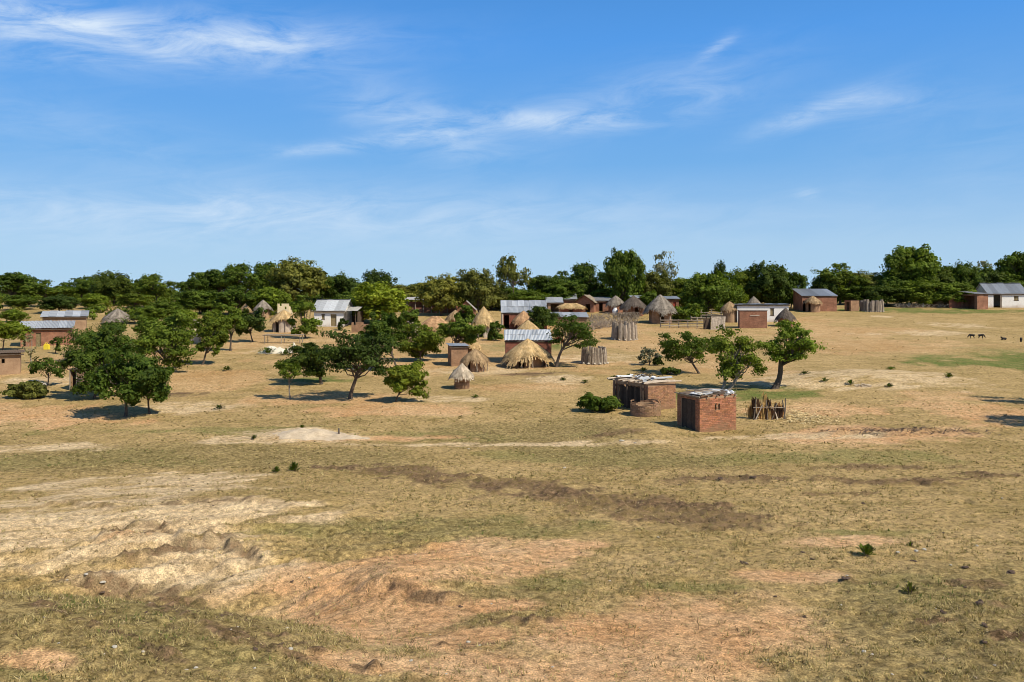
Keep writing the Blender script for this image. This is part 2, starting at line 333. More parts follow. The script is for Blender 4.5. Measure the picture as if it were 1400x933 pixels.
# ------------------------------------------------------------------ materials
def mat_new(name):
    m = bpy.data.materials.new(name); m.use_nodes = True; t = m.node_tree
    b = t.nodes['Principled BSDF']; b.inputs['Roughness'].default_value = 0.9
    b.inputs['Specular IOR Level'].default_value = 0.2
    return m, t, b
def bump(t, b, h, strength, dist):
    n = N(t, 'ShaderNodeBump'); n.inputs['Strength'].default_value = strength; n.inputs['Distance'].default_value = dist
    t.links.new(h, n.inputs['Height']); t.links.new(n.outputs[0], b.inputs['Normal'])
def tint_attr(t):
    a = N(t, 'ShaderNodeAttribute'); a.attribute_name = 'tint'; return a.outputs['Color']
def mat_brick(name, c1, c2, mortar, joint=0.012):
    m, t, b = mat_new(name); tcn = N(t, 'ShaderNodeTexCoord')
    br = N(t, 'ShaderNodeTexBrick'); t.links.new(tcn.outputs['UV'], br.inputs['Vector'])
    br.inputs['Scale'].default_value = 1; br.inputs['Brick Width'].default_value = 0.24; br.inputs['Row Height'].default_value = 0.085
    br.inputs['Mortar Size'].default_value = joint; br.inputs['Color1'].default_value = c1 + (1,); br.inputs['Color2'].default_value = c2 + (1,); br.inputs['Mortar'].default_value = mortar + (1,)
    n = noise(t, tcn.outputs['Object'], 1.3, 5, .6); n3 = noise(t, tcn.outputs['Object'], 14, 3)
    c = mixc(t, 1.0, br.outputs['Color'], ramp(t, n, ((0.3, 0.62), (0.7, 1.2))), 'MULTIPLY')
    c = mixc(t, 1.0, c, ramp(t, n3, ((0.3, 0.8), (0.7, 1.15))), 'MULTIPLY')
    t.links.new(c, b.inputs['Base Color']); bump(t, b, br.outputs['Fac'], -0.6, 0.012); return m
def mat_noise(name, ca, cb, scale=3.0, rough=0.9, bumpd=0.02, useint=False, scale2=20, metal=0.0):
    m, t, b = mat_new(name); tcn = N(t, 'ShaderNodeTexCoord'); n = noise(t, tcn.outputs['Object'], scale, 6, .6); n2 = noise(t, tcn.outputs['Object'], scale2, 3)
    f = math_n(t, 'MULTIPLY_ADD', n2, 0.45, math_n(t, 'MULTIPLY', n, 0.6))
    c = mixc(t, ramp(t, f, ((0.36, 0.0), (0.66, 1.0))), ca, cb)
    if useint: c = mixc(t, 1.0, c, tint_attr(t), 'MULTIPLY')
    t.links.new(c, b.inputs['Base Color']); b.inputs['Roughness'].default_value = rough; b.inputs['Metallic'].default_value = metal
    bump(t, b, f, 0.6, bumpd); return m
def mat_plaster(name, c, dirt):
    m, t, b = mat_new(name); tcn = N(t, 'ShaderNodeTexCoord'); s = N(t, 'ShaderNodeSeparateXYZ'); t.links.new(tcn.outputs['Object'], s.inputs[0])
    n = noise(t, tcn.outputs['Object'], 1.1, 6, .65); n2 = noise(t, tcn.outputs['Object'], 7, 4)
    low = math_n(t, 'MULTIPLY_ADD', n, 1.2, math_n(t, 'MULTIPLY', s.outputs[2], -1.0))     # splashed mud along the foot
    d = math_n(t, 'MAXIMUM', ramp(t, low, ((0.1, 0.0), (0.7, 0.75))), ramp(t, math_n(t, 'MULTIPLY_ADD', n2, .5, math_n(t, 'MULTIPLY', n, .6)), ((0.55, 0.0), (0.75, 0.45))))
    t.links.new(mixc(t, d, c, dirt), b.inputs['Base Color']); bump(t, b, n2, 0.3, 0.02); return m
def mat_tin(name, c, rust=0.25):
    m, t, b = mat_new(name); tcn = N(t, 'ShaderNodeTexCoord'); oi = N(t, 'ShaderNodeObjectInfo')
    n = noise(t, tcn.outputs['Object'], 1.6, 5, .6); n2 = noise(t, tcn.outputs['Object'], 9, 4)
    br = ramp(t, oi.outputs['Random'], ((0.0, 0.72), (0.5, 0.92), (0.8, 1.0), (1.0, 1.25)))
    cc = mixc(t, 1.0, c, br, 'MULTIPLY')
    rf = math_n(t, 'MULTIPLY', ramp(t, math_n(t, 'MULTIPLY_ADD', n2, .5, math_n(t, 'MULTIPLY', n, .5)), ((0.5, 0.0), (0.68, 1.0))), rust)
    t.links.new(mixc(t, rf, cc, (0.20, 0.10, 0.06)), b.inputs['Base Color'])
    b.inputs['Metallic'].default_value = 0.12; b.inputs['Roughness'].default_value = 0.6; b.inputs['Specular IOR Level'].default_value = 0.4; return m
def mat_tint(name, rough=0.9, nscale=0, transl=0.0, dirt=None, vary=False):
    m, t, b = mat_new(name); c = tint_attr(t); b.inputs['Specular IOR Level'].default_value = 0.08
    b.inputs['Roughness'].default_value = rough
    if nscale:
        tcn = N(t, 'ShaderNodeTexCoord'); c = mixc(t, 1.0, c, ramp(t, noise(t, tcn.outputs['Object'], nscale, 5, .65), ((0.3, 0.55), (0.7, 1.3))), 'MULTIPLY')
    if dirt:
        tcn = N(t, 'ShaderNodeTexCoord'); sz_ = N(t, 'ShaderNodeSeparateXYZ'); t.links.new(tcn.outputs['Object'], sz_.inputs[0]); nn_ = noise(t, tcn.outputs['Object'], 2.2, 5, .65)
        low = math_n(t, 'MULTIPLY_ADD', nn_, 1.1, math_n(t, 'MULTIPLY', sz_.outputs[2], -1.0)); c = mixc(t, ramp(t, low, ((0.2, 0.0), (0.65, 0.9))), c, dirt)
        c = mixc(t, ramp(t, noise(t, tcn.outputs['Object'], 1.4, 5, .6), ((0.5, 0.0), (0.68, 0.55))), c, dirt)
    if vary:
        oi = N(t, 'ShaderNodeObjectInfo'); rp = N(t, 'ShaderNodeValToRGB'); t.links.new(oi.outputs['Random'], rp.inputs[0])
        for k, (ps, cc) in enumerate(((0.0, (.84, .86, .85)), (0.35, (.95, .95, .95)), (0.7, (1.15, 1.1, .95)), (1.0, (1.5, 1.28, 1.0)))):
            e = rp.color_ramp.elements[k] if k < 2 else rp.color_ramp.elements.new(ps)
            e.position = ps; e.color = cc + (1,)
        c = mixc(t, 1.0, c, rp.outputs[0], 'MULTIPLY')
    t.links.new(c, b.inputs['Base Color'])
    if transl:
        tr = N(t, 'ShaderNodeBsdfTranslucent'); t.links.new(mixc(t, 1.0, c, (1.25, 1.35, 0.6), 'MULTIPLY'), tr.inputs[0]); mx = N(t, 'ShaderNodeMixShader'); mx.inputs[0].default_value = transl
        t.links.new(b.outputs[0], mx.inputs[1]); t.links.new(tr.outputs[0], mx.inputs[2]); t.links.new(mx.outputs[0], t.nodes['Material Output'].inputs[0])
    return m
M = {}
M['brick'] = mat_brick('fired_brick', (0.36, 0.155, 0.085), (0.27, 0.105, 0.06), (0.27, 0.165, 0.105))
M['redbrick'] = mat_brick('red_brick', (0.36, 0.12, 0.065), (0.27, 0.085, 0.05), (0.24, 0.12, 0.08))
M['tanbrick'] = mat_brick('mud_brick', (0.38, 0.22, 0.12), (0.30, 0.165, 0.09), (0.29, 0.18, 0.11))
M['mud'] = mat_noise('mud_plaster', (0.22, 0.13, 0.075), (0.40, 0.26, 0.15), 1.6)
M['palemud'] = mat_noise('pale_mud', (0.30, 0.23, 0.17), (0.52, 0.43, 0.33), 1.6)
M['white'] = mat_plaster('white_wash', (0.80, 0.76, 0.69), (0.40, 0.28, 0.18))
M['cream'] = mat_plaster('cream_wash', (0.72, 0.58, 0.36), (0.38, 0.25, 0.15))
M['tin'] = mat_tin('zinc_sheet', (0.42, 0.43, 0.43), .5); M['tinlight'] = mat_tin('new_zinc_sheet', (0.52, 0.53, 0.52), .3); M['tinold'] = mat_tin('old_zinc_sheet', (0.36, 0.34, 0.31), .6)
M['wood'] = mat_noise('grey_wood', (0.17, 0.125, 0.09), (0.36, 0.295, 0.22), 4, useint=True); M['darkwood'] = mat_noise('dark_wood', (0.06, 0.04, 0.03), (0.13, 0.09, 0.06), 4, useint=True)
M['bark'] = mat_noise('bark', (0.05, 0.038, 0.028), (0.15, 0.115, 0.085), 9, bumpd=0.03); M['greybark'] = mat_noise('grey_bark', (0.16, 0.13, 0.10), (0.34, 0.29, 0.23), 9)
M['thatch'] = mat_tint('thatch_straw', .85, 2.6); M['bricks'] = mat_tint('loose_brick', .9, 22, dirt=(0.27, 0.165, 0.092)); M['leaf'] = mat_tint('leaf', .55, 0, .34, vary=True); M['grass'] = mat_tint('dry_grass', .9, 0, .2)
M['stone'] = mat_noise('pale_stone', (0.36, 0.31, 0.235), (0.62, 0.56, 0.45), 9, useint=True); M['clod'] = mat_noise('dark_clod', (0.06, 0.04, 0.028), (0.16, 0.105, 0.07), 12)
M['sheet'] = mat_noise('pale_sheet', (0.62, 0.60, 0.56), (0.80, 0.79, 0.76), 5, .6, useint=True); M['door'] = mat_noise('door_wood', (0.16, 0.12, 0.06), (0.30, 0.23, 0.12), 6, useint=True)
M['goat'] = mat_noise('black_hair', (0.012, 0.011, 0.010), (0.035, 0.03, 0.026), 14); M['yellow'] = mat_noise('yellow_plastic', (0.75, 0.55, 0.03), (0.8, 0.62, 0.06), 4, .4)
M['red'] = mat_noise('red_paint', (0.30, 0.05, 0.03), (0.42, 0.09, 0.06), 6)

M['mudroof'] = mat_noise('earth_roof', (0.10, 0.065, 0.04), (0.2, 0.14, 0.09), 3)
# ground material
m, t, b = mat_new('savanna_ground'); M['ground'] = m
tcn = N(t, 'ShaderNodeTexCoord'); P = tcn.outputs['Object']
a = N(t, 'ShaderNodeAttribute'); a.attribute_name = 'earth'; sp = N(t, 'ShaderNodeSeparateColor'); t.links.new(a.outputs['Color'], sp.inputs[0])
nA = noise(t, P, 0.16, 5, .6); nB = noise(t, P, 1.1, 6, .65); nC = noise(t, P, 6.5, 5, .65); nD = noise(t, P, 34, 4, .6)
mp = N(t, 'ShaderNodeMapping'); mp.inputs['Scale'].default_value = (0.35, 1.0, 1.0); mp.inputs['Rotation'].default_value = (0, 0, 0.12); t.links.new(P, mp.inputs['Vector']); nE = noise(t, mp.outputs[0], 0.75, 6, .7, .4)
f1 = math_n(t, 'MULTIPLY_ADD', nB, .4, math_n(t, 'MULTIPLY_ADD', nE, .45, math_n(t, 'MULTIPLY', nA, .3)))
grs = mixc(t, ramp(t, f1, ((0.46, 0.0), (0.70, 1.0))), (0.268, 0.186, 0.066), (0.475, 0.322, 0.142))
grs = mixc(t, ramp(t, nE, ((0.55, 0.0), (0.72, 0.55))), grs, (0.165, 0.125, 0.045))
grs = mixc(t, math_n(t, 'MULTIPLY', a.outputs['Alpha'], ramp(t, nB, ((0.3, 0.5), (0.62, 1.0)))), grs, (0.115, 0.142, 0.032))
bk = N(t, 'ShaderNodeAttribute'); bk.attribute_name = 'bank'
dkg = mixc(t, ramp(t, math_n(t, 'MULTIPLY_ADD', nC, .6, math_n(t, 'MULTIPLY', nB, .4)), ((0.38, 0.0), (0.62, 1.0))), (0.150, 0.105, 0.040), (0.315, 0.235, 0.092))
grs = mixc(t, math_n(t, 'MULTIPLY', bk.outputs['Fac'], .7), grs, dkg)
brn = mixc(t, ramp(t, nC, ((0.35, 0.0), (0.65, 1.0))), (0.080, 0.048, 0.026), (0.205, 0.130, 0.068))
org = mixc(t, ramp(t, math_n(t, 'MULTIPLY_ADD', nA, .5, math_n(t, 'MULTIPLY', nB, .5)), ((0.38, 0.0), (0.62, 1.0))), (0.49, 0.262, 0.112), (0.575, 0.37, 0.188))
pal = mixc(t, ramp(t, nB, ((0.35, 0.0), (0.65, 1.0))), (0.45, 0.315, 0.165), (0.63, 0.465, 0.265))
brk = math_n(t, 'MULTIPLY_ADD', nC, 0.7, 0.62)
c = mixc(t, math_n(t, 'MULTIPLY', sp.outputs[1], brk, clamp=True), grs, org)
c = mixc(t, math_n(t, 'MULTIPLY', sp.outputs[0], brk, clamp=True), c, pal)
c = mixc(t, math_n(t, 'MULTIPLY', sp.outputs[2], ramp(t, math_n(t, 'MULTIPLY_ADD', nC, .55, math_n(t, 'MULTIPLY', nE, .45)), ((0.38, 0.1), (0.54, 1.0)))), c, brn)
c = mixc(t, 1.0, c, ramp(t, nC, ((0.30, 0.5), (0.5, 1.0), (0.70, 1.4))), 'MULTIPLY')
c = mixc(t, 1.0, c, ramp(t, nD, ((0.3, 0.48), (0.5, 1.0), (0.7, 1.5))), 'MULTIPLY')
t.links.new(c, b.inputs['Base Color']); b.inputs['Roughness'].default_value = 1.0; b.inputs['Specular IOR Level'].default_value = 0.05
bump(t, b, math_n(t, 'MULTIPLY_ADD', nD, .35, math_n(t, 'MULTIPLY', nC, .8)), 0.9, 0.07)

# ------------------------------------------------------------------ ground sheet
yr = np.concatenate([[-40, -20, -8, -2, 1.5, 3.5, 5], np.geomspace(6, 170, 620), np.geomspace(176, 9000, 60)])
tx = np.linspace(-1, 1, 760); tx = 0.78 * tx + 0.62 * tx ** 3 + 1.6 * tx ** 15
Yg = np.repeat(yr[:, None], len(tx), 1); Xg = tx[None, :] * (np.maximum(Yg, 0) + 11.0)
m4 = masks(Xg, Yg); mB = bank_mask(Xg, Yg); m4 = (m4[0], m4[1], np.maximum(m4[2], scarp(Xg, Yg)[1] * .85), m4[3]); Zg = terrain(Xg, Yg, m4)
nr, nc_ = Yg.shape
me = bpy.data.meshes.new('ground'); me.vertices.add(nr * nc_); me.vertices.foreach_set('co', np.stack([Xg, Yg, Zg], -1).astype('f').ravel())
ii = (np.arange(nr - 1)[:, None] * nc_ + np.arange(nc_ - 1)[None, :]).ravel()
quad = np.stack([ii, ii + 1, ii + nc_ + 1, ii + nc_], -1).astype(np.int32)
me.loops.add(quad.size); me.loops.foreach_set('vertex_index', quad.ravel()); me.polygons.add(len(quad)); me.polygons.foreach_set('loop_start', np.arange(0, quad.size, 4, dtype=np.int32))
me.update(calc_edges=True); me.polygons.foreach_set('use_smooth', np.ones(len(quad), bool))
ca = me.color_attributes.new('earth', 'FLOAT_COLOR', 'POINT'); ca.data.foreach_set('color', np.stack([q.ravel() for q in m4], -1).astype('f').ravel())
ca = me.color_attributes.new('bank', 'FLOAT_COLOR', 'POINT'); ca.data.foreach_set('color', np.stack([mB.ravel()] * 4, -1).astype('f').ravel())
me.materials.append(M['ground']); gobj = link('ground', me); gobj['kind'] = 'structure'; gobj['label'] = 'dry grazed grassland with bare sandy and orange earth patches'

# ------------------------------------------------------------------ short grass (stuff)
rng = np.random.default_rng(5)
def grass(name, n, d0, d1, hmin, hmax, wd, blades, seed, dens_bare, lying=False):
    r = np.random.default_rng(seed); u = r.random(n); d = d0 * (d1 / d0) ** u
    x = (r.random(n) * 2 - 1) * (0.82 * d + 3)
    p, o, b_, g = masks(x, d)
    cl = fbm(x / 0.45, d / 0.45, 131, 3); cl2 = fbm(x / 2.6, d / 2.6, 137, 3)
    bare = np.clip(np.maximum(p, o * .9), 0, 1)
    keep = r.random(n) < np.clip((0.45 + 1.3 * cl + .6 * cl2), 0.03, 1) * (1 - bare * (1 - dens_bare)) * (1 - .55 * b_)
    x, d, b_, g = x[keep], d[keep], b_[keep], g[keep]; n = len(x); z = terrain(x, d) - 0.01
    h = (hmin + (hmax - hmin) * r.random(n) ** 1.6)
    kind = r.random(n); straw = np.array((0.40, 0.31, 0.14)); olive = np.array((0.235, 0.185, 0.068)); green = np.array((0.115, 0.14, 0.034)); brown = np.array((0.15, 0.10, 0.055))
    C = np.where((kind < .42)[:, None], straw, olive); C = np.where(((kind > .48) & (kind < .55 + .35 * g))[:, None] & (g > .25)[:, None], green, C); C = np.where((kind > .9)[:, None] | ((r.random(n) < .6 * b_))[:, None], brown, C)
    if lying: C = np.where((kind < .45)[:, None], straw * 1.15, np.where((kind < .8)[:, None], brown * .75, np.array((.40, .30, .19))))
    C = C * (0.68 + .7 * r.random(n) ** 1.2)[:, None]
    Vs = []; Cs = []
    for k in range(blades):
        an = r.random(n) * 6.283; ln = (0.35 + r.random(n)) * h; ox = r.normal(0, 1, n) * h * .35; oy = r.normal(0, 1, n) * h * .35
        ca_, sa = np.cos(an), np.sin(an); w = wd * (0.6 + .8 * r.random(n)) * np.maximum(1, d / 14)
        bx, by = x + ox, d + oy; hh = h * (0.5 + .6 * r.random(n)) * (.22 if lying else 1)
        A = np.stack([bx - sa * w, by + ca_ * w, z], -1); B = np.stack([bx + sa * w, by - ca_ * w, z], -1); T = np.stack([bx + ca_ * ln, by + sa * ln, z + hh], -1)
        Vs.append(np.stack([A, B, T], 1)); Cs.append(C * (0.85 + .3 * r.random(n))[:, None])
    mesh = quads_mesh(name, np.concatenate(Vs), np.concatenate(Cs), M['grass'], 3)
    o = link(name, mesh); tagp(o, None, None, None, 'stuff'); return o
tagp(grass('short_grass', 170000, 7.5, 46, 0.02, 0.095, .007, 4, 11, .10), 'short dry olive grass on the near slope', 'grass')
tagp(grass('dry_litter', 110000, 7.5, 42, 0.03, 0.085, .011, 2, 13, .55, True), 'dry stalks and crumbs of dung littering the field', 'plant litter')
tagp(grass('sparse_grass', 10000, 40, 120, 0.03, 0.10, .010, 3, 12, .15), 'thin dry grass around the village', 'grass')

# ------------------------------------------------------------------ trees
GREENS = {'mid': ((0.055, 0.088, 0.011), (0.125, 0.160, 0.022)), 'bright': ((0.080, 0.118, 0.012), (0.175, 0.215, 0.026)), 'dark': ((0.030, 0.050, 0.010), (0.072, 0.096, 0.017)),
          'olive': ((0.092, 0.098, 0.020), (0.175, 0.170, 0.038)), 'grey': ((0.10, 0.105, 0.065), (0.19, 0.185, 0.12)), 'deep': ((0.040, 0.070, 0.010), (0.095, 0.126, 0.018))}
def tree_parts(seed, H, Wd, bot, tr, off=(0, 0), pal='mid', flat=0.6, ncl=16, nleaf=5000, leaf=0.16, stems=1, dens=1.0, lean=0.0, deep=0.9, top=0.5):
    """trunk mesh and crown mesh, base at the origin, real size"""
    r = np.random.default_rng(seed); hw = Wd / 2; hh = (H - bot) / 2; cz = (H + bot) / 2
    # lumpy clumps spread through the crown
    C = []; tries = 0
    while len(C) < ncl and tries < 4000:
        tries += 1
        q = r.uniform(-1, 1, 3)
        rr = np.linalg.norm(q)
        if rr > 0.98 or rr < 0.25: continue
        if q[2] < -0.5 and r.random() < top: continue
        if q[2] < 0 and np.hypot(q[0], q[1]) < 0.35: continue
        cr = (0.20 + .17 * r.random()) * (1.15 - .35 * rr)
        if all(np.linalg.norm((q - c0) * (1, 1, 1.1)) > 0.62 * (cr + c1) for c0, c1 in C): C.append((q, cr))
    pts = []; nor = []; wts = np.array([c[1] ** 2 for c in C]); cnt = np.maximum(20, (nleaf * wts / wts.sum())).astype(int); br = []
    for (q, cr), k in zip(C, cnt):
        ctr = np.array((q[0] * hw * .82 + off[0], q[1] * hw * deep * .82 + off[1], cz + q[2] * hh * .80))
        rad = np.array((cr * hw * 1.15, cr * hw * 1.15, max(cr * hw * flat, cr * hh * flat * 1.1)))
        # each clump is itself a few sprays
        ns = 7; sub = r.normal(0, .42, (ns, 3)); sub[:, 2] *= .8
        w = r.integers(0, ns, k); dv = r.normal(0, 1, (k, 3)); dv /= np.linalg.norm(dv, axis=1)[:, None]; dv[:, 2] = np.abs(dv[:, 2]) * np.where(r.random(k) < .72, 1, -1)
        loc = sub[w] + dv * (0.50 * r.random(k) ** .42)[:, None]
        stray = r.random(k) < .06; loc[stray] *= 1.35
        pts.append(ctr + loc * rad); nor.append(dv * .8 + sub[w] * 1.1 + np.array((0, 0, .35)) + r.normal(0, .38, (k, 3))); br.append(np.repeat(r.uniform(.72, 1.22), k))
    Pp = np.concatenate(pts); Nn = np.concatenate(nor); Bb = np.concatenate(br); n = len(Pp)
    cen = np.array([(q[0] * hw * .82 + off[0], q[1] * hw * deep * .82 + off[1], cz + q[2] * hh * .80) for q, cr in C]); own = np.repeat(np.arange(len(C)), cnt)
    dd = np.linalg.norm(cen[:, None] - cen[None], axis=2) + np.eye(len(C)) * 99; nb1 = np.argsort(dd, 1)[:, :3]; mv = np.where(r.random(n) < .20)[0]
    tgt = nb1[own[mv], r.integers(0, 3, len(mv))]; kk = r.uniform(.2, .8, len(mv))[:, None]; Pp[mv] += (cen[tgt] - cen[own[mv]]) * kk
    # fit outline to wanted size
    for ax_, lo, hi in ((0, off[0] - hw, off[0] + hw), (2, bot, H)):
        a0, a1 = np.percentile(Pp[:, ax_], (0.4, 99.6)); Pp[:, ax_] = lo + (Pp[:, ax_] - a0) / (a1 - a0) * (hi - lo)
    Nn /= np.linalg.norm(Nn, axis=1)[:, None]
    T = np.cross(Nn, r.normal(0, 1, (n, 3))); T /= np.linalg.norm(T, axis=1)[:, None]; Bv = np.cross(Nn, T)
    sz = leaf * (0.55 + .75 * r.random(n))
    L = T * (sz * .62)[:, None]; Wv = Bv * (sz * .36)[:, None]; up = Nn * (sz * .12)[:, None]
    V = np.stack([Pp - L, Pp - Wv + up, Pp + L, Pp + Wv + up], 1)
    lo, hi = (np.array(k) * 1.3 for k in GREENS[pal]); mx = r.random(n) ** 1.3
    Cc = (lo + (hi - lo) * mx[:, None]) * Bb[:, None]
    crown = (V, Cc)
    tb = MB(); fork = bot + 0.18 * (H - bot); ph = r.random() * 6
    for s_ in range(stems):
        sxo = 0 if stems == 1 else (s_ - (stems - 1) / 2) * tr * 1.8; spread = 0 if stems == 1 else (s_ - (stems - 1) / 2) * Wd * .22
        fx, fy = off[0] * .75 + spread, off[1] * .7
        path = []
        for i in range(7):
            k = i / 6; cx = sxo + fx * k ** 1.3 + lean * math.sin(k * 3.14) + tr * .7 * math.sin(ph + k * 5); path.append((cx, fy * k + tr * .6 * math.sin(ph * 2 + k * 4), -0.25 + (fork + .25) * k))
        tt = tr / math.sqrt(stems); tb.tube(path, [tt * (1.55 if i == 0 else 1.12 if i == 1 else 1 - .38 * i / 6) for i in range(7)], 8)
        fp = Vector(path[-1])
        for j, (q, cr) in enumerate(C):
            if stems > 1 and j % stems != s_: continue
            e = Vector((q[0] * hw * .78 + off[0], q[1] * hw * deep * .78 + off[1], cz + q[2] * hh * .7)); k0 = r.uniform(.62, 1.0); st = Vector(path[int(round(k0 * 6))]); mid = st.lerp(e, .5) + Vector((0, 0, -.06 * Wd if e.z > st.z else .05 * Wd)) + Vector(r.normal(0, .03 * Wd, 3))
            r0 = tt * r.uniform(.3, .5)
            tb.tube([st, st.lerp(mid, .5) + Vector(r.normal(0, .012 * Wd, 3)), mid, mid.lerp(e, .55) + Vector(r.normal(0, .015 * Wd, 3)), e], [r0, r0 * .8, r0 * .62, r0 * .42, r0 * .16], 5, cap=False)
            for _ in range(2):
                e2 = e + Vector(r.normal(0, cr * hw * .55, 3)); tb.tube([mid.lerp(e, .4), e2], [r0 * .34, r0 * .1], 4, cap=False)
    return tb, crown
def put_tree(name, label, cat, loc, seed, bark='bark', group=None, **kw):
    root = thing(name, label, cat, loc, 0, group); tb, (V, C) = tree_parts(seed, **kw)
    tb.build('trunk', M[bark], root, True)
    link('crown', quads_mesh('crown', V, C, M['leaf']), root); return root
def tree_px(name, label, ub, vb, u0, u1, vt, vbot, pal='mid', seed=1, d=None, cat='tree', tr=None, **kw):
    p = at(ub, vb) if d is None else atd(ub, d); s = p.y / F
    zt = ZC - (vt - HOR) * s - p.z; zb = max(0.1, ZC - (vbot - HOR) * s - p.z); Wd = (u1 - u0) * s; ox = ((u0 + u1) / 2 - ub) * s
    kw.setdefault('off', (ox, 0)); kw.setdefault('leaf', max(0.15, 2.6 * s)); kw.setdefault('nleaf', int(min(16000, 10 * (u1 - u0) * (vbot - vt) * .36 + 2400)))
    return put_tree(name, label, cat, p, seed, H=zt, Wd=Wd, bot=zb, tr=tr or max(.05, 0.022 * zt), pal=pal, **kw)

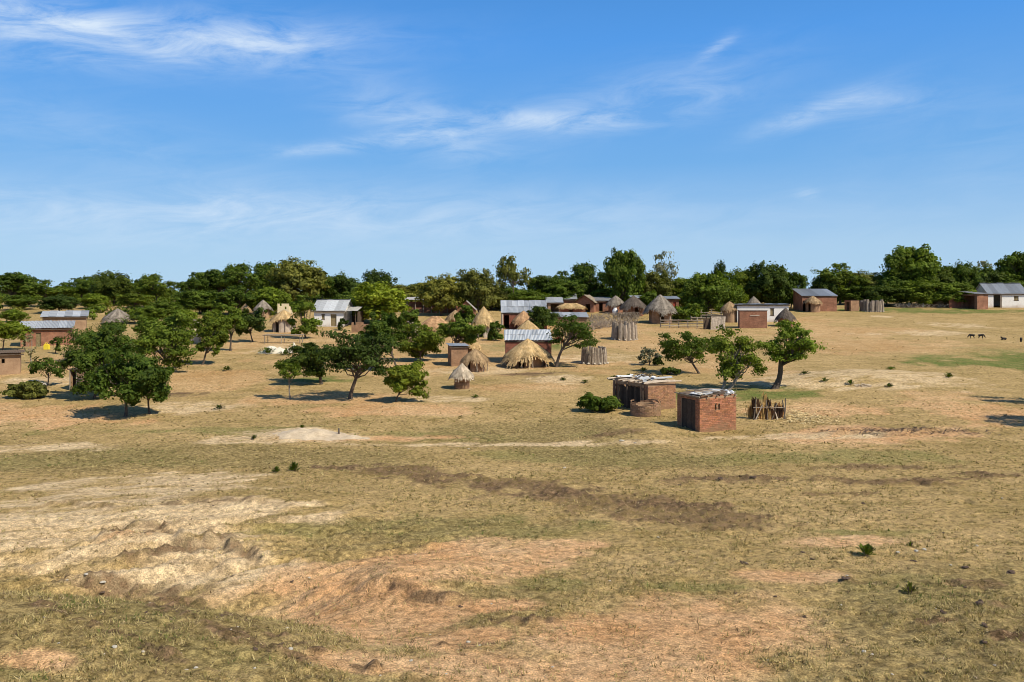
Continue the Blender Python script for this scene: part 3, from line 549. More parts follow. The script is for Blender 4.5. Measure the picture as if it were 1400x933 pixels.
MG = 'trees standing among the huts'
mid_trees = [
 ('spreading_tree', 'bright green small tree at the left edge above the flat mud house', 4, 480, -22, 34, 440, 464, 'bright', {}),
 ('spreading_tree', 'wide green tree shading the ground by the dark doorway hut', 170, 570, 116, 230, 472, 544, 'deep', dict(ncl=22, flat=.48, nleaf=8500)),
 ('spreading_tree', 'dark bushy tree directly right of the dark doorway hut', 130, 545, 94, 172, 452, 534, 'deep', dict(ncl=24)),
 ('spreading_tree', 'thin trunked green tree at the right end of the large left thicket', 205, 566, 168, 236, 488, 548, 'deep', dict(tr=.06)),
 ('round_tree', 'round green tree at the back right of the large left thicket', 232, 510, 184, 266, 426, 500, 'mid', dict(ncl=26)),
 ('spreading_tree', 'loose dark tree in front of the long tin roofed brick house', 148, 492, 95, 196, 440, 488, 'deep', dict(nleaf=9000)),
 ('round_tree', 'upright dark tree on its own thin trunk in the left clearing', 275, 499, 268, 312, 434, 483, 'deep', {}),
 ('spreading_tree', 'tree with a clear straight trunk behind the upright dark tree', 316, 480, 292, 336, 416, 462, 'mid', {}),
 ('spreading_tree', 'low spreading dark tree left of the round pole hut', 345, 468, 320, 364, 422, 456, 'dark', {}),
 ('round_tree', 'bright green tree standing before the left end of the white house', 417, 463, 394, 439, 405, 456, 'bright', {}),
 ('spreading_tree', 'large dark crowned tree with bare trunk in the middle of the foreground', 480, 546, 440, 544, 453, 512, 'dark', dict(ncl=22, flat=.45, tr=.13, nleaf=7000)),
 ('spreading_tree', 'dark low tree with short crooked trunk left of the large dark crowned tree', 442, 526, 393, 464, 470, 512, 'dark', dict(tr=.12)),
 ('sapling', 'thin pale stemmed sapling left of the dark low tree', 397, 546, 374, 414, 494, 516, 'deep', dict(bark='greybark', ncl=9, nleaf=1100)),
 ('round_tree', 'small rounded bright green tree on a leaning stub', 538, 550, 529, 584, 497, 540, 'mid', dict(lean=-.05, ncl=22, flat=.8)),
 ('round_tree', 'mid green tree behind the large dark crowned tree', 546, 508, 500, 552, 428, 486, 'deep', {}),
 ('spreading_tree', 'rounded dark tree left of the small tan brick house', 575, 495, 543, 604, 444, 488, 'deep', dict(ncl=20)),
 ('spreading_tree', 'flat topped green tree with a leaning trunk above the small tan brick house', 613, 490, 598, 662, 437, 468, 'mid', dict(tr=.13)),
 ('shrub', 'small upright green bush right of the low cone thatch with mud wall', 677, 466, 667, 688, 440, 465, 'deep', dict(ncl=8)),
 ('spreading_tree', 'umbrella shaped dark tree with a leaning trunk right of the shaggy straw hut', 758, 502, 750, 816, 432, 474, 'deep', dict(ncl=18, flat=.42, tr=.13, nleaf=4800)),
 ('round_tree', 'dark bushy tree right of the large tin roof in the village centre', 738, 452, 716, 762, 420, 450, 'dark', {}),
 ('spreading_tree', 'open tree with a thin bent trunk behind the flat slab hut', 956, 511, 902, 972, 455, 494, 'mid', dict(ncl=22, flat=.5, tr=.09, nleaf=5200)),
 ('spreading_tree', 'pale trunked multi stemmed tree directly behind the small red brick outhouse', 991, 534, 967, 1042, 450, 518, 'mid', dict(bark='greybark', stems=2, tr=.17, ncl=24, nleaf=6000)),
 ('spreading_tree', 'tree with thick dark curved trunk and bright crown at the edge of the pale mound', 1057, 532, 1034, 1119, 440, 492, 'bright', dict(tr=.19, ncl=18, lean=.14, nleaf=6500)),
    ('round_tree', 'bright tree in front of the right end of the long open shelter', 640, 452, 622, 652, 418, 446, 'mid', {}),
    ('spreading_tree', 'dark low tree right of the white sand heap behind the dark crowned trees', 520, 480, 488, 536, 440, 470, 'deep', {}),
    ('round_tree', 'small green tree left of the long low orange straw roof', 556, 462, 540, 572, 424, 452, 'mid', {}),
    ('spreading_tree', 'dark spreading tree left of the upright dark tree in the clearing', 246, 482, 222, 272, 432, 472, 'deep', {}),
    ('round_tree', 'green tree beside the broken mud wall stub', 292, 472, 280, 306, 424, 462, 'mid', {}),
    ('round_tree', 'green tree between the blackened thatch and the peaked pale thatch', 886, 430, 874, 898, 398, 424, 'mid', {}),
 ('shrub', 'scraggly dark little tree left of the dark doorway hut', 66, 527, 42, 90, 488, 516, 'deep', dict(ncl=10, nleaf=1500)),
 ('shrub', 'small bare brown tree between the mud house and the long tin roofed house', 42, 497, 32, 54, 455, 488, 'grey', dict(ncl=9, nleaf=260, bark='greybark')),
 ('shrub', 'small dark bush beside the yellow container', 76, 484, 69, 83, 462, 480, 'dark', dict(ncl=7, nleaf=900)),
 ('shrub', 'sprawling olive shrub at the left in front of the pale rubble heap', 36, 545, 8, 62, 522, 543, 'olive', dict(ncl=14, flat=.6)),
 ('shrub', 'low dense green bush left of the flat slab hut', 822, 563, 792, 845, 540, 561, 'deep', dict(ncl=16, flat=.7)),
 ('shrub', 'thin grey shrub on the slope left of the open bent tree', 888, 500, 872, 905, 476, 498, 'grey', dict(ncl=12, nleaf=800)),
 ('shrub', 'small dark bush beside the thin grey shrub', 899, 500, 892, 907, 488, 499, 'dark', dict(ncl=7, nleaf=900)),
 ('shrub', 'low dark bush just behind the roof of the flat slab hut', 916, 513, 904, 930, 503, 512, 'dark', dict(ncl=10)),
 ('shrub', 'green bush right of the peaked pale thatch hut', 930, 440, 918, 956, 416, 438, 'mid', dict(ncl=10)),
 ('shrub', 'bushy growth under the trees at the foot of the white house porch', 468, 452, 462, 476, 436, 450, 'dark', dict(ncl=6, nleaf=700)),
]
for i, (nm, lab, ub, vb, u0, u1, vt, vbo, pal, kw) in enumerate(mid_trees):
    r_ = tree_px(nm, lab, ub, vb, u0, u1, vt, vbo, pal, 100 + i, cat='tree' if nm != 'shrub' else 'bush', **kw)
    if nm != 'shrub': r_['group'] = MG
# the two trees outside the right edge whose shadows reach into view
for k, (ux, vb) in enumerate(((1472, 556), (1490, 584))):
    p = at(ux, vb); put_tree('spreading_tree', ('tree just past the right edge throwing the upper shadow', 'tree just past the right edge throwing the lower shadow')[k], 'tree', p, 300 + k, H=3.9, Wd=4.2, bot=1.4, tr=.12, pal='mid', ncl=16, nleaf=3500, group=MG)

# tree line: prototypes 8 m tall shared by copies
protos = {}
def proto(key, **kw):
    tb, (V, C) = tree_parts(**kw); tm = tb.build('trunk', M['greybark' if key[0] == 'g' else 'bark'], None, True)
    me_t = tm.data; bpy.data.objects.remove(tm); protos[key] = (me_t, quads_mesh('crown', V, C, M['leaf']))
base = dict(H=8, Wd=8.4, bot=1.3, tr=.17, leaf=.40, nleaf=12000, ncl=34, flat=1.0)
for i, k in enumerate(('dense1', 'dense2', 'dense3')): proto(k, **{**base, 'seed': 500 + i, 'pal': 'mid', 'bot': 1.2, 'ncl': 44, 'nleaf': 13000, 'top': .4})
for i, k in enumerate(('layer1', 'layer2', 'layer3')): proto(k, **{**base, 'seed': 520 + i, 'pal': 'deep', 'flat': .60, 'bot': 2.9, 'ncl': 24, 'nleaf': 7500, 'top': .8})
for i, k in enumerate(('dark1', 'dark2')): proto(k, **{**base, 'seed': 540 + i, 'pal': 'dark', 'bot': 1.6, 'ncl': 34})
for i, k in enumerate(('olive1', 'olive2')): proto(k, **{**base, 'seed': 560 + i, 'pal': 'olive', 'bot': 1.4})
for i, k in enumerate(('bright1', 'bright2')): proto(k, **{**base, 'seed': 570 + i, 'pal': 'bright', 'bot': 1.0, 'ncl': 38, 'top': .3})
proto('open1', **{**base, 'seed': 580, 'pal': 'olive', 'bot': 3.2, 'ncl': 18, 'nleaf': 3000, 'flat': .5}); proto('grey1', **{**base, 'seed': 583, 'pal': 'grey', 'bot': 3.4, 'ncl': 15, 'nleaf': 1300, 'flat': .4})
TL = 'trees of the tree line behind the village'
tline = [  # u, top v, half width px, depth, prototype, label
 (16, 374, 34, 150, 'layer1', 'layered tree at the left end of the tree line'), (62, 384, 36, 148, 'layer2', 'layered tree second from the left end of the tree line'), (112, 379, 32, 155, 'layer3', 'flat crowned tree left of the dark peaked tree behind the tin roofs'),
 (156, 373, 30, 150, 'dark1', 'dark peaked tree rising over the grey thatch roof at the left'), (190, 384, 26, 160, 'layer2', 'layered tree just left of the flat crown beside the sky gap'), (214, 376, 27, 145, 'layer3', 'flat crowned tree just left of the sky gap in the tree line'),
 (28, 404, 34, 120, 'dense2', 'low leafy tree under the left end of the tree line'), (80, 404, 34, 116, 'dark2', 'dark low tree behind the two tin roofs at the left'), (128, 402, 30, 122, 'bright2', 'pale leaved low tree left of the grey thatch roof'),
 (185, 402, 34, 118, 'layer1', 'low layered tree right of the grey thatch roof'), (226, 412, 36, 108, 'dense3', 'broad low tree under the sky gap at the left'), (272, 398, 28, 114, 'dense1', 'green tree in front of the tall row right of the sky gap'),
 (268, 374, 26, 150, 'layer2', 'tall tree on the right side of the sky gap at the left'), (300, 370, 32, 152, 'layer1', 'flat topped tree between the sky gap and the high dome crown'), (335, 362, 34, 150, 'layer3', 'tall layered tree left of the high dome crown'), (372, 360, 30, 156, 'layer3', 'tree pressed against the left side of the high dome crown'),
 (405, 355, 40, 146, 'olive2', 'high olive dome crown topping the left half of the tree line'), (326, 392, 30, 112, 'layer2', 'dark trunked tree left of the grey cone thatches'), (372, 394, 24, 113, 'bright1', 'bright tree above the grey cone thatches'), (440, 374, 24, 150, 'layer2', 'tree behind the roof of the left white house'),
 (466, 376, 28, 152, 'dark2', 'dark layered tree right of the left white house roof'), (518, 371, 24, 156, 'dark1', 'dark spiky top right of the left white house'), (512, 388, 46, 101, 'bright2', 'broad bright tree right of the left white house'), (482, 400, 22, 108, 'dense3', 'leafy tree touching the porch of the left white house'), (555, 390, 26, 145, 'olive1', 'thin olive tree left of the long open shelter'),
 (580, 398, 26, 128, 'dense2', 'low tree in front of the left end of the long open shelter'), (604, 377, 34, 112, 'olive2', 'olive flat domed tree above the long open shelter'), (578, 388, 20, 150, 'layer1', 'small layered tree behind the olive flat domed tree'), (654, 370, 28, 113, 'olive1', 'rounded olive tree left of the tall open olive tree'),
 (648, 398, 26, 132, 'dense1', 'low green tree right of the orange brick gable'), (702, 351, 25, 121, 'open1', 'tall open olive tree with sky showing through above the big tin roof'), (690, 392, 30, 130, 'dense3', 'leafy tree behind the left end of the big tin roof'), (745, 378, 26, 145, 'layer1', 'layered tree behind the right end of the big tin roof'),
 (770, 386, 28, 135, 'dense1', 'green tree above the straw roofed brick huts'), (770, 372, 24, 158, 'layer2', 'layered tree left of the airy dark tree'), (806, 361, 28, 150, 'layer3', 'airy dark tree with sky gaps left of the tall round crown'), (853, 344, 29, 121, 'dense2', 'tall round dense crown in the middle of the tree line'), (822, 392, 24, 130, 'dark2', 'dark tree below the left side of the tall round crown'), (862, 386, 28, 128, 'dense3', 'leafy tree right below the tall round crown'),
 (906, 345, 22, 152, 'grey1', 'sparse grey tree right of the tall round crown'), (898, 372, 26, 142, 'olive1', 'olive tree under the sparse grey tree'), (936, 382, 30, 145, 'dense1', 'low green tree right of the sparse grey tree'), (966, 375, 34, 107, 'dense2', 'broad dense tree behind the tilted wooden screen'), (983, 359, 10, 155, 'dark1', 'small dark tuft standing above the crowns right of the sparse grey tree'),
 (1010, 370, 30, 145, 'dense3', 'green tree behind the left end of the right white house'), (1052, 361, 34, 122, 'dark1', 'tall dark tree above the right white house'), (1082, 374, 22, 145, 'layer1', 'small layered tree on the right shoulder of the tall dark tree'), (1040, 392, 30, 128, 'dense1', 'leafy tree just over the roof of the right white house'), (1000, 400, 20, 118, 'bright1', 'bright low tree left of the right white house'),
 (1148, 362, 38, 142, 'layer2', 'wide layered tree behind the brick house with the tin roof'), (1184, 372, 28, 146, 'olive2', 'olive tree right of the wide layered tree'), (1166, 388, 28, 134, 'dense3', 'dark leafy tree behind the small square brick latrine'), (1205, 384, 24, 138, 'dense1', 'tree behind the pole pen at the right'),
 (1246, 339, 40, 133, 'dense2', 'tallest dark rounded tree at the right'), (1232, 372, 36, 132, 'dense2', 'leafy lower crown on the left of the tallest dark rounded tree'), (1276, 364, 34, 134, 'dark1', 'dark tree on the right of the tallest dark rounded tree'), (1312, 361, 28, 140, 'dense3', 'rounded tree left of the brick wing with the black opening'), (1296, 388, 30, 128, 'dense1', 'low dark tree beside the brick wing with the black opening'),
 (1348, 358, 26, 150, 'grey1', 'pale thin crown behind the far right white house'), (1352, 366, 30, 146, 'dark2', 'dark tree behind the roof of the far right white house'), (1398, 347, 34, 144, 'layer1', 'tall dark layered tree at the right edge'), (1384, 374, 30, 138, 'dense2', 'green tree over the roof of the far right white house'), (1322, 378, 26, 150, 'olive1', 'olive tree in the gap left of the far right white house'),
 (536, 402, 26, 120, 'dense1', 'low green tree left of the long open shelter'), (626, 404, 18, 122, 'bright2', 'bright little tree behind the orange brick gable'), (672, 396, 24, 121, 'olive1', 'olive low tree left of the big tin roof'), (722, 398, 26, 119, 'dense2', 'green low tree just over the big tin roof'), (832, 396, 22, 123, 'layer1', 'low layered tree behind the white jar'),
 (936, 402, 16, 127, 'dense3', 'small green tree behind the peaked pale thatch hut'), (952, 396, 24, 118, 'bright1', 'bright low tree behind the log rail fence'), (990, 386, 28, 110, 'dense2', 'broad green tree right behind the tilted wooden screen'), (1078, 394, 20, 124, 'dense1', 'low tree between the right white house and the tin roofed brick house'), (1126, 378, 22, 136, 'dark1', 'dark tree over the blue grey tin roof'), (1212, 390, 26, 129, 'dark2', 'dark low tree right of the grey pole pen'),
 (1262, 384, 32, 128, 'dense3', 'low spreading foliage over the white sacks'), (202, 420, 34, 100, 'dense1', 'green tree high in the large left thicket'), (250, 424, 30, 98, 'bright2', 'lighter green tree at the right of the large left thicket'), (160, 442, 26, 88, 'dense3', 'leafy tree just below the grey thatch roof at the left'), (300, 410, 26, 112, 'layer1', 'layered tree behind the broken mud wall stub'), (108, 428, 24, 104, 'dense2', 'green tree at the right end of the two tin roofs'),
 (20, 424, 36, 104, 'bright1', 'light green low tree behind the two tin roofs at the far left'), (216, 450, 30, 84, 'dense2', 'thick green tree in the middle of the large left thicket'), (345, 404, 22, 118, 'dense3', 'green tree behind the small brown thatch peak')]
rr = random.Random(9)
for (u, vt, hw, d, k, lab) in tline:
    if d >= 134: d = max(134, d * .92) if u > 1090 else max(123, d * .85)
    p = atd(u, d); H = ZC - (vt - HOR) * d / F - p.z; wd = 2 * hw * (0.94 if H > 4.2 else 1.1) * d / F
    root = thing('bush_tree' if H < 4.0 else 'tall_tree', lab, 'tree', p, 0, TL)
    wd = min(wd, H / .5); root.scale = (wd / 8.4, wd / 8.4 * rr.uniform(.85, 1.1), H / 8.0)
    if rr.random() < .5: root.scale.x *= -1
    for nm, me_ in zip(('trunk', 'crown'), protos[k]): link(nm, me_, root)
# undergrowth and far wood that read as one mass
def scrub(name, label, n, u0, u1, d0, d1, h0, h1, leaf, pals, seed, gaps=()):
    r = np.random.default_rng(seed); nb = n // 60; u = r.uniform(u0, u1, nb); d = r.uniform(d0, d1, nb)
    ok = np.ones(nb, bool)
    for g0, g1 in gaps: ok &= ~((u > g0) & (u < g1))
    u, d = u[ok], d[ok]; nb = len(u); x = (u - 700) / F * d; z = base_h(x, d); h = r.uniform(h0, h1, nb); w = h * r.uniform(.6, 1.1, nb)
    idx = np.repeat(np.arange(nb), 60); k = len(idx); dv = r.normal(0, 1, (k, 3)); dv /= np.linalg.norm(dv, axis=1)[:, None]; q = dv * (r.random(k) ** .4)[:, None]
    Pp = np.stack([x[idx] + q[:, 0] * w[idx], d[idx] + q[:, 1] * w[idx], z[idx] + h[idx] * .5 * (1 + q[:, 2])], -1); Nn = dv + np.array((0, 0, .4)) + r.normal(0, .4, (k, 3)); Nn /= np.linalg.norm(Nn, axis=1)[:, None]
    T = np.cross(Nn, r.normal(0, 1, (k, 3))); T /= np.linalg.norm(T, axis=1)[:, None]; Bv = np.cross(Nn, T); sz = leaf * r.uniform(.6, 1.3, k)
    V = np.stack([Pp - T * (sz * .6)[:, None], Pp - Bv * (sz * .4)[:, None], Pp + T * (sz * .6)[:, None], Pp + Bv * (sz * .4)[:, None]], 1)
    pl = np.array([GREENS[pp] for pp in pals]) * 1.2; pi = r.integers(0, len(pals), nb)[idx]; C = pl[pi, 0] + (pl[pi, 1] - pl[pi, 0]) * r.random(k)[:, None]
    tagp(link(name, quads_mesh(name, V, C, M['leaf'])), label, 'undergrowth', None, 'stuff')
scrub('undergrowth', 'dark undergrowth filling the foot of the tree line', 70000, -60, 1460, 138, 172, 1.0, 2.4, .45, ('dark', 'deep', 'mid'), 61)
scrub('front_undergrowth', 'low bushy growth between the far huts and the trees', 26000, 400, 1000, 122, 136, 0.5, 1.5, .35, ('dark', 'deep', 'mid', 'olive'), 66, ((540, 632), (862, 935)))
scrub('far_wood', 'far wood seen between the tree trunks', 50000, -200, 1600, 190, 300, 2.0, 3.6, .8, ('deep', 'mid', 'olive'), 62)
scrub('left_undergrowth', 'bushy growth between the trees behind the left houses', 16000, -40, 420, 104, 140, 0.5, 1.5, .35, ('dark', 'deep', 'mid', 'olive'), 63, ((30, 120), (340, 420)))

# ------------------------------------------------------------------ building pieces
def wall(mb, p0, p1, z0, z1, th, openings=()):
    """upright wall, outer face from p0 to p1 (outward is to the right of p0->p1), openings (a0,a1,b0,b1) in metres"""
    p0 = Vector((p0[0], p0[1], 0)); p1 = Vector((p1[0], p1[1], 0)); dr = (p1 - p0); L = dr.length; dr.normalize(); inn = Vector((-dr.y, dr.x, 0)) * th
    xs = sorted({0, L, *[o[0] for o in openings], *[o[1] for o in openings]}); zs = sorted({z0, z1, *[o[2] for o in openings], *[o[3] for o in openings]})
    def solid(i, j):
        if i < 0 or j < 0 or i >= len(xs) - 1 or j >= len(zs) - 1: return False
        cx = (xs[i] + xs[i + 1]) / 2; cz = (zs[j] + zs[j + 1]) / 2
        return not any(o[0] < cx < o[1] and o[2] < cz < o[3] for o in openings)
    P_ = lambda a, c, k: p0 + dr * a + inn * k + Vector((0, 0, c))
    for i in range(len(xs) - 1):
        for j in range(len(zs) - 1):
            if not solid(i, j): continue
            a, b_, c, d = xs[i], xs[i + 1], zs[j], zs[j + 1]
            mb.face([P_(a, c, 0), P_(b_, c, 0), P_(b_, d, 0), P_(a, d, 0)], [(a, c), (b_, c), (b_, d), (a, d)]); mb.face([P_(b_, c, 1), P_(a, c, 1), P_(a, d, 1), P_(b_, d, 1)])
            if not solid(i - 1, j): mb.face([P_(a, c, 1), P_(a, c, 0), P_(a, d, 0), P_(a, d, 1)])
            if not solid(i + 1, j): mb.face([P_(b_, c, 0), P_(b_, c, 1), P_(b_, d, 1), P_(b_, d, 0)])
            if not solid(i, j - 1): mb.face([P_(a, c, 1), P_(b_, c, 1), P_(b_, c, 0), P_(a, c, 0)])
            if not solid(i, j + 1): mb.face([P_(a, d, 0), P_(b_, d, 0), P_(b_, d, 1), P_(a, d, 1)])
def side_poly(mb, x0, x1, prof):
    """slab between x0 and x1 with a (y,z) outline"""
    a = [(x0, y, z) for y, z in prof]; b_ = [(x1, y, z) for y, z in prof]; n = len(prof)
    mb.face(a[::-1]); mb.face(b_)
    for i in range(n): j = (i + 1) % n; mb.face([a[i], a[j], b_[j], b_[i]])
def sheet_mesh(w, L, mat, wave=0.022, pitch=0.10):
    mb = MB(); n = max(4, int(w / pitch) * 2)
    for i in range(n):
        x0, x1 = -w / 2 + w * i / n, -w / 2 + w * (i + 1) / n; z0, z1 = (wave if i % 2 else -wave), (wave if (i + 1) % 2 else -wave)
        mb.face([(x0, 0, z0), (x1, 0, z1), (x1, L, z1), (x0, L, z0)])
    o = mb.build('roof_sheet', mat, None); me_ = o.data; bpy.data.objects.remove(o); return me_
def sheets(root, x0, x1, ya, za, yb, zb, mat, n, rows=1, seed=0, name='roof_sheet'):
    """n corrugated sheets side by side from the eave (ya,za) up to (yb,zb)"""
    r = random.Random(seed); w = (x1 - x0) / n; L = math.hypot(yb - ya, zb - za); ang = math.atan2(zb - za, yb - ya); Ls = L / rows; me_ = sheet_mesh(w * 1.06, Ls * 1.05, mat)
    for i in range(n):
        for j in range(rows):
            k = (j * Ls) / L; o = link(name, me_, root); e = r.uniform(-.05, .03)
            o.location = (x0 + w * (i + .5), ya + (yb - ya) * k - (0.04 if j == 0 else 0) + e, za + (zb - za) * k + (i % 2) * .012 + j * .03 + r.uniform(0, .015)); o.rotation_euler = (ang + r.uniform(-.008, .008), r.uniform(-.008, .008), r.uniform(-.012, .012))
def planks(root, name, x0, x1, z0, z1, y, n, mat, seed=0, vertical=True, th=.02, tint=(.8, 1.2)):
    r = random.Random(seed); w = (x1 - x0) / n
    for i in range(n):
        mb = MB(); mb.box(x0 + i * w + .006, x0 + (i + 1) * w - .006, y - th + r.uniform(-.004, .004), y, z0 + r.uniform(0, .02), z1, r.uniform(*tint)); mb.build(name, mat, root)
def tin_house(name, label, u0, u1, vb, wall_px, roof_px, D, wm, rm, rot=0.0, style='shed', ops=(), nsheet=6, rows=1, cat='house', d=None, over=.22, group=None, seed=1, door_mat='door'):
    p = at((u0 + u1) / 2, vb) if d is None else atd((u0 + u1) / 2, d); s = p.y / F; w = (u1 - u0) * s; h = wall_px * s; rise = max(.03, roof_px * s)
    root = thing(name, label, cat, p, rot, group); hw = w / 2; mb = MB()
    o2 = [(a0 * w, a1 * w, b0 * h, b1 * h) for a0, a1, b0, b1, kd in ops]
    back = h + rise if style == 'shed' else h
    wall(mb, (-hw, 0), (hw, 0), -.8, h, .18, o2); wall(mb, (hw, D), (-hw, D), -.8, back, .18)
    prof = [(.18, -.8), (D - .18, -.8), (D - .18, back), (.18, h)] if style == 'shed' else [(.18, -.8), (D - .18, -.8), (D - .18, h), (D / 2, h + rise), (.18, h)]
    side_poly(mb, -hw + .002, -hw + .18, prof); side_poly(mb, hw - .18, hw - .002, prof); mb.build('wall', M[wm], root)
    for (a0, a1, b0, b1, kd) in ops:
        if kd == 'door': planks(root, 'door_plank', a0 * w - hw + .02, a1 * w - hw - .02, b0 * h + .01, b1 * h - .01, .12, 3, M[door_mat], seed)
        elif kd == 'window':
            q = MB(); q.box(a0 * w - hw - .05, a1 * w - hw + .05, -.03, .02, b0 * h - .05, b0 * h + .0); q.box(a0 * w - hw - .05, a1 * w - hw + .05, -.03, .02, b1 * h, b1 * h + .05); f_ = q.build('window_frame', M['darkwood'], root)
            planks(f_, 'shutter', a0 * w - hw + .01, a1 * w - hw - .01, b0 * h + .01, b1 * h - .01, .10, 2, M[door_mat], seed + 1)
    if style == 'shed':
        sl = rise / D; sheets(root, -hw - over, hw + over, -over, h + .05 - sl * over, D + over, h + rise + .05 + sl * over, M[rm], nsheet, rows, seed)
    else:
        sl = rise / (D / 2); sheets(root, -hw - over, hw + over, -over, h + .05 - sl * over, D / 2, h + rise + .05, M[rm], nsheet, rows, seed); sheets(root, -hw - over, hw + over, D + over, h + .05 - sl * over, D / 2, h + rise + .055, M[rm], nsheet, rows, seed + 3)
    q = MB(); q.box(-hw - over, hw + over, -over + .02, -over + .1, h - .12 - (rise / D if style == 'shed' else rise * 2 / D) * over, h - .03 - (rise / D if style == 'shed' else rise * 2 / D) * over); q.build('eave_beam', M['darkwood'], root)
    return root, w, h, s
STRAW = {'gold': ((0.42, 0.265, 0.11), (0.60, 0.42, 0.205)), 'grey': ((0.165, 0.135, 0.105), (0.33, 0.275, 0.21)), 'brown': ((0.30, 0.19, 0.095), (0.44, 0.30, 0.16)), 'pale': ((0.36, 0.28, 0.19), (0.60, 0.49, 0.35)), 'dark': ((0.085, 0.065, 0.05), (0.17, 0.135, 0.105)), 'orange': ((0.42, 0.23, 0.11), (0.54, 0.33, 0.17))}
def thatch(root, Rr, h, z0, pal, seed, ragged=.3, n=None, cone_pow=1.0, sx=1.0, sy=1.0, ridge=0.0, cy=0.0):
    """straw roof: a cone (or hipped ridge) of overlapping straw bundles with an uneven fringe"""
    r = np.random.default_rng(seed); n = int(1.8 * (n or int(900 + 900 * Rr))); k = r.random(n) ** .6; an = r.random(n) * 2 * np.pi
    prof = lambda q: z0 + h * (1 - np.clip(q, 0, 1.4)) ** 1.0 + 0.06 * h * np.sin(np.clip(q, 0, 1) * np.pi) * cone_pow
    ln = (0.16 + .2 * r.random(n)); q0 = np.clip(k - ln * .6, 0.0, 1); q1 = k + ln * .5 * (1 + ragged * r.normal(0, 1, n)); w = (.012 + .02 * r.random(n)) * (0.6 + Rr * .4); rad0, rad1 = q0 * Rr, q1 * Rr
    an2 = an + r.normal(0, .07, n); lift = .01 + .05 * r.random(n)
    def pt(q, a_, off, lf):
        x = (q * np.cos(a_)) * sx - np.sin(a_) * off; y = (q * np.sin(a_)) * sy + np.cos(a_) * off
        if ridge: x = x + np.sign(np.cos(a_)) * ridge * np.minimum(1, np.abs(np.cos(a_)) * 1.6)
        zz = prof(q / Rr) + lf - np.where(q > Rr, (q - Rr) * .9, 0); return np.stack([x, y + cy, zz], -1)
    wt = np.minimum(w, rad0 * .5 + .01)
    wob = 1 + (.05 * np.sin(3 * an + seed) + .04 * np.sin(5 * an + 2 * seed) + .03 * np.sin(11 * an)) * np.clip(k, .3, 1); rad0, rad1 = rad0 * wob, rad1 * wob; lift = lift + .05 * np.sin(2 * an + seed * 1.7) * k
    V = np.stack([pt(rad0, an, -wt, lift), pt(rad0, an, wt, lift), pt(rad1, an2, w, lift * .6), pt(rad1, an2, -w, lift * .6)], 1)
    lo, hi = (np.array(c_) for c_ in STRAW[pal]); C = lo + (hi - lo) * r.random(n)[:, None]; C *= (0.8 + .3 * np.sin(an * 5 + seed) ** 2)[:, None]
    seg = 28; mbv = []; ang = np.linspace(0, 2 * np.pi, seg + 1); qs = (0.0, .35, .7, 1.0)
    for a0, a1 in zip(ang[:-1], ang[1:]):
        for qa, qb in zip(qs[:-1], qs[1:]):
            pp = [pt(np.array([qq * Rr]), np.array([aa]), np.array([0.0]), np.array([-.03]))[0] for qq, aa in ((qa, a0), (qa, a1), (qb, a1), (qb, a0))]; mbv.append([pp[3], pp[2], pp[1], pp[0]])
    V = np.concatenate([V, np.array(mbv)]); C = np.concatenate([C, np.repeat((lo * .75)[None], len(mbv), 0)])
    return link('thatch_roof', quads_mesh('thatch_roof', V, C, M['thatch']), root)
def poles_ring(root, Rr, h, n, r0, seed, a0=0, a1=2 * math.pi, tilt=0.0, mat='wood', name='pole', cy=0.0, vary=.12, zb=-.3):
    r = random.Random(seed)
    for i in range(n):
        an = a0 + (a1 - a0) * (i + r.uniform(-.2, .2)) / n; c_, s_ = math.cos(an), math.sin(an); hh = h * (1 + r.uniform(-vary, vary)); mb = MB(); rt = Rr - tilt * h
        mid = (Rr + rt) / 2 + r.uniform(-.02, .02); mb.tube([(Rr * c_, cy + Rr * s_, zb), (mid * c_ + r.uniform(-.03, .03), cy + mid * s_, hh * .5), (rt * c_ + r.uniform(-.04, .04), cy + rt * s_, hh)], [r0 * r.uniform(.85, 1.2), r0, r0 * r.uniform(.7, .95)], 6, r.uniform(.7, 1.35)); mb.build(name, M[mat], root)
def round_wall(mb, Rr, h, door=None, cy=0.0, th=.13, seg=28, zb=-.5):
    for i in range(seg):
        a0, a1 = 2 * math.pi * i / seg, 2 * math.pi * (i + 1) / seg; am = (a0 + a1) / 2; isd = door and abs((am - door[0] + math.pi) % (2 * math.pi) - math.pi) < door[1]
        lo = door[2] if isd else zb
        if lo >= h: continue
        P0 = lambda a_, z, R2: (R2 * math.cos(a_), cy + R2 * math.sin(a_), z); u0, u1 = a0 * Rr, a1 * Rr
        mb.face([P0(a0, lo, Rr), P0(a1, lo, Rr), P0(a1, h, Rr), P0(a0, h, Rr)], [(u0, lo), (u1, lo), (u1, h), (u0, h)]); mb.face([P0(a1, lo, Rr - th), P0(a0, lo, Rr - th), P0(a0, h, Rr - th), P0(a1, h, Rr - th)]); mb.face([P0(a0, h, Rr), P0(a1, h, Rr), P0(a1, h, Rr - th), P0(a0, h, Rr - th)])
        if isd: mb.face([P0(a0, lo, Rr - th), P0(a1, lo, Rr - th), P0(a1, lo, Rr), P0(a0, lo, Rr)])
        elif door:
            for ae in (a0, a1): mb.face([P0(ae, lo, Rr), P0(ae, h, Rr), P0(ae, h, Rr - th), P0(ae, lo, Rr - th)])
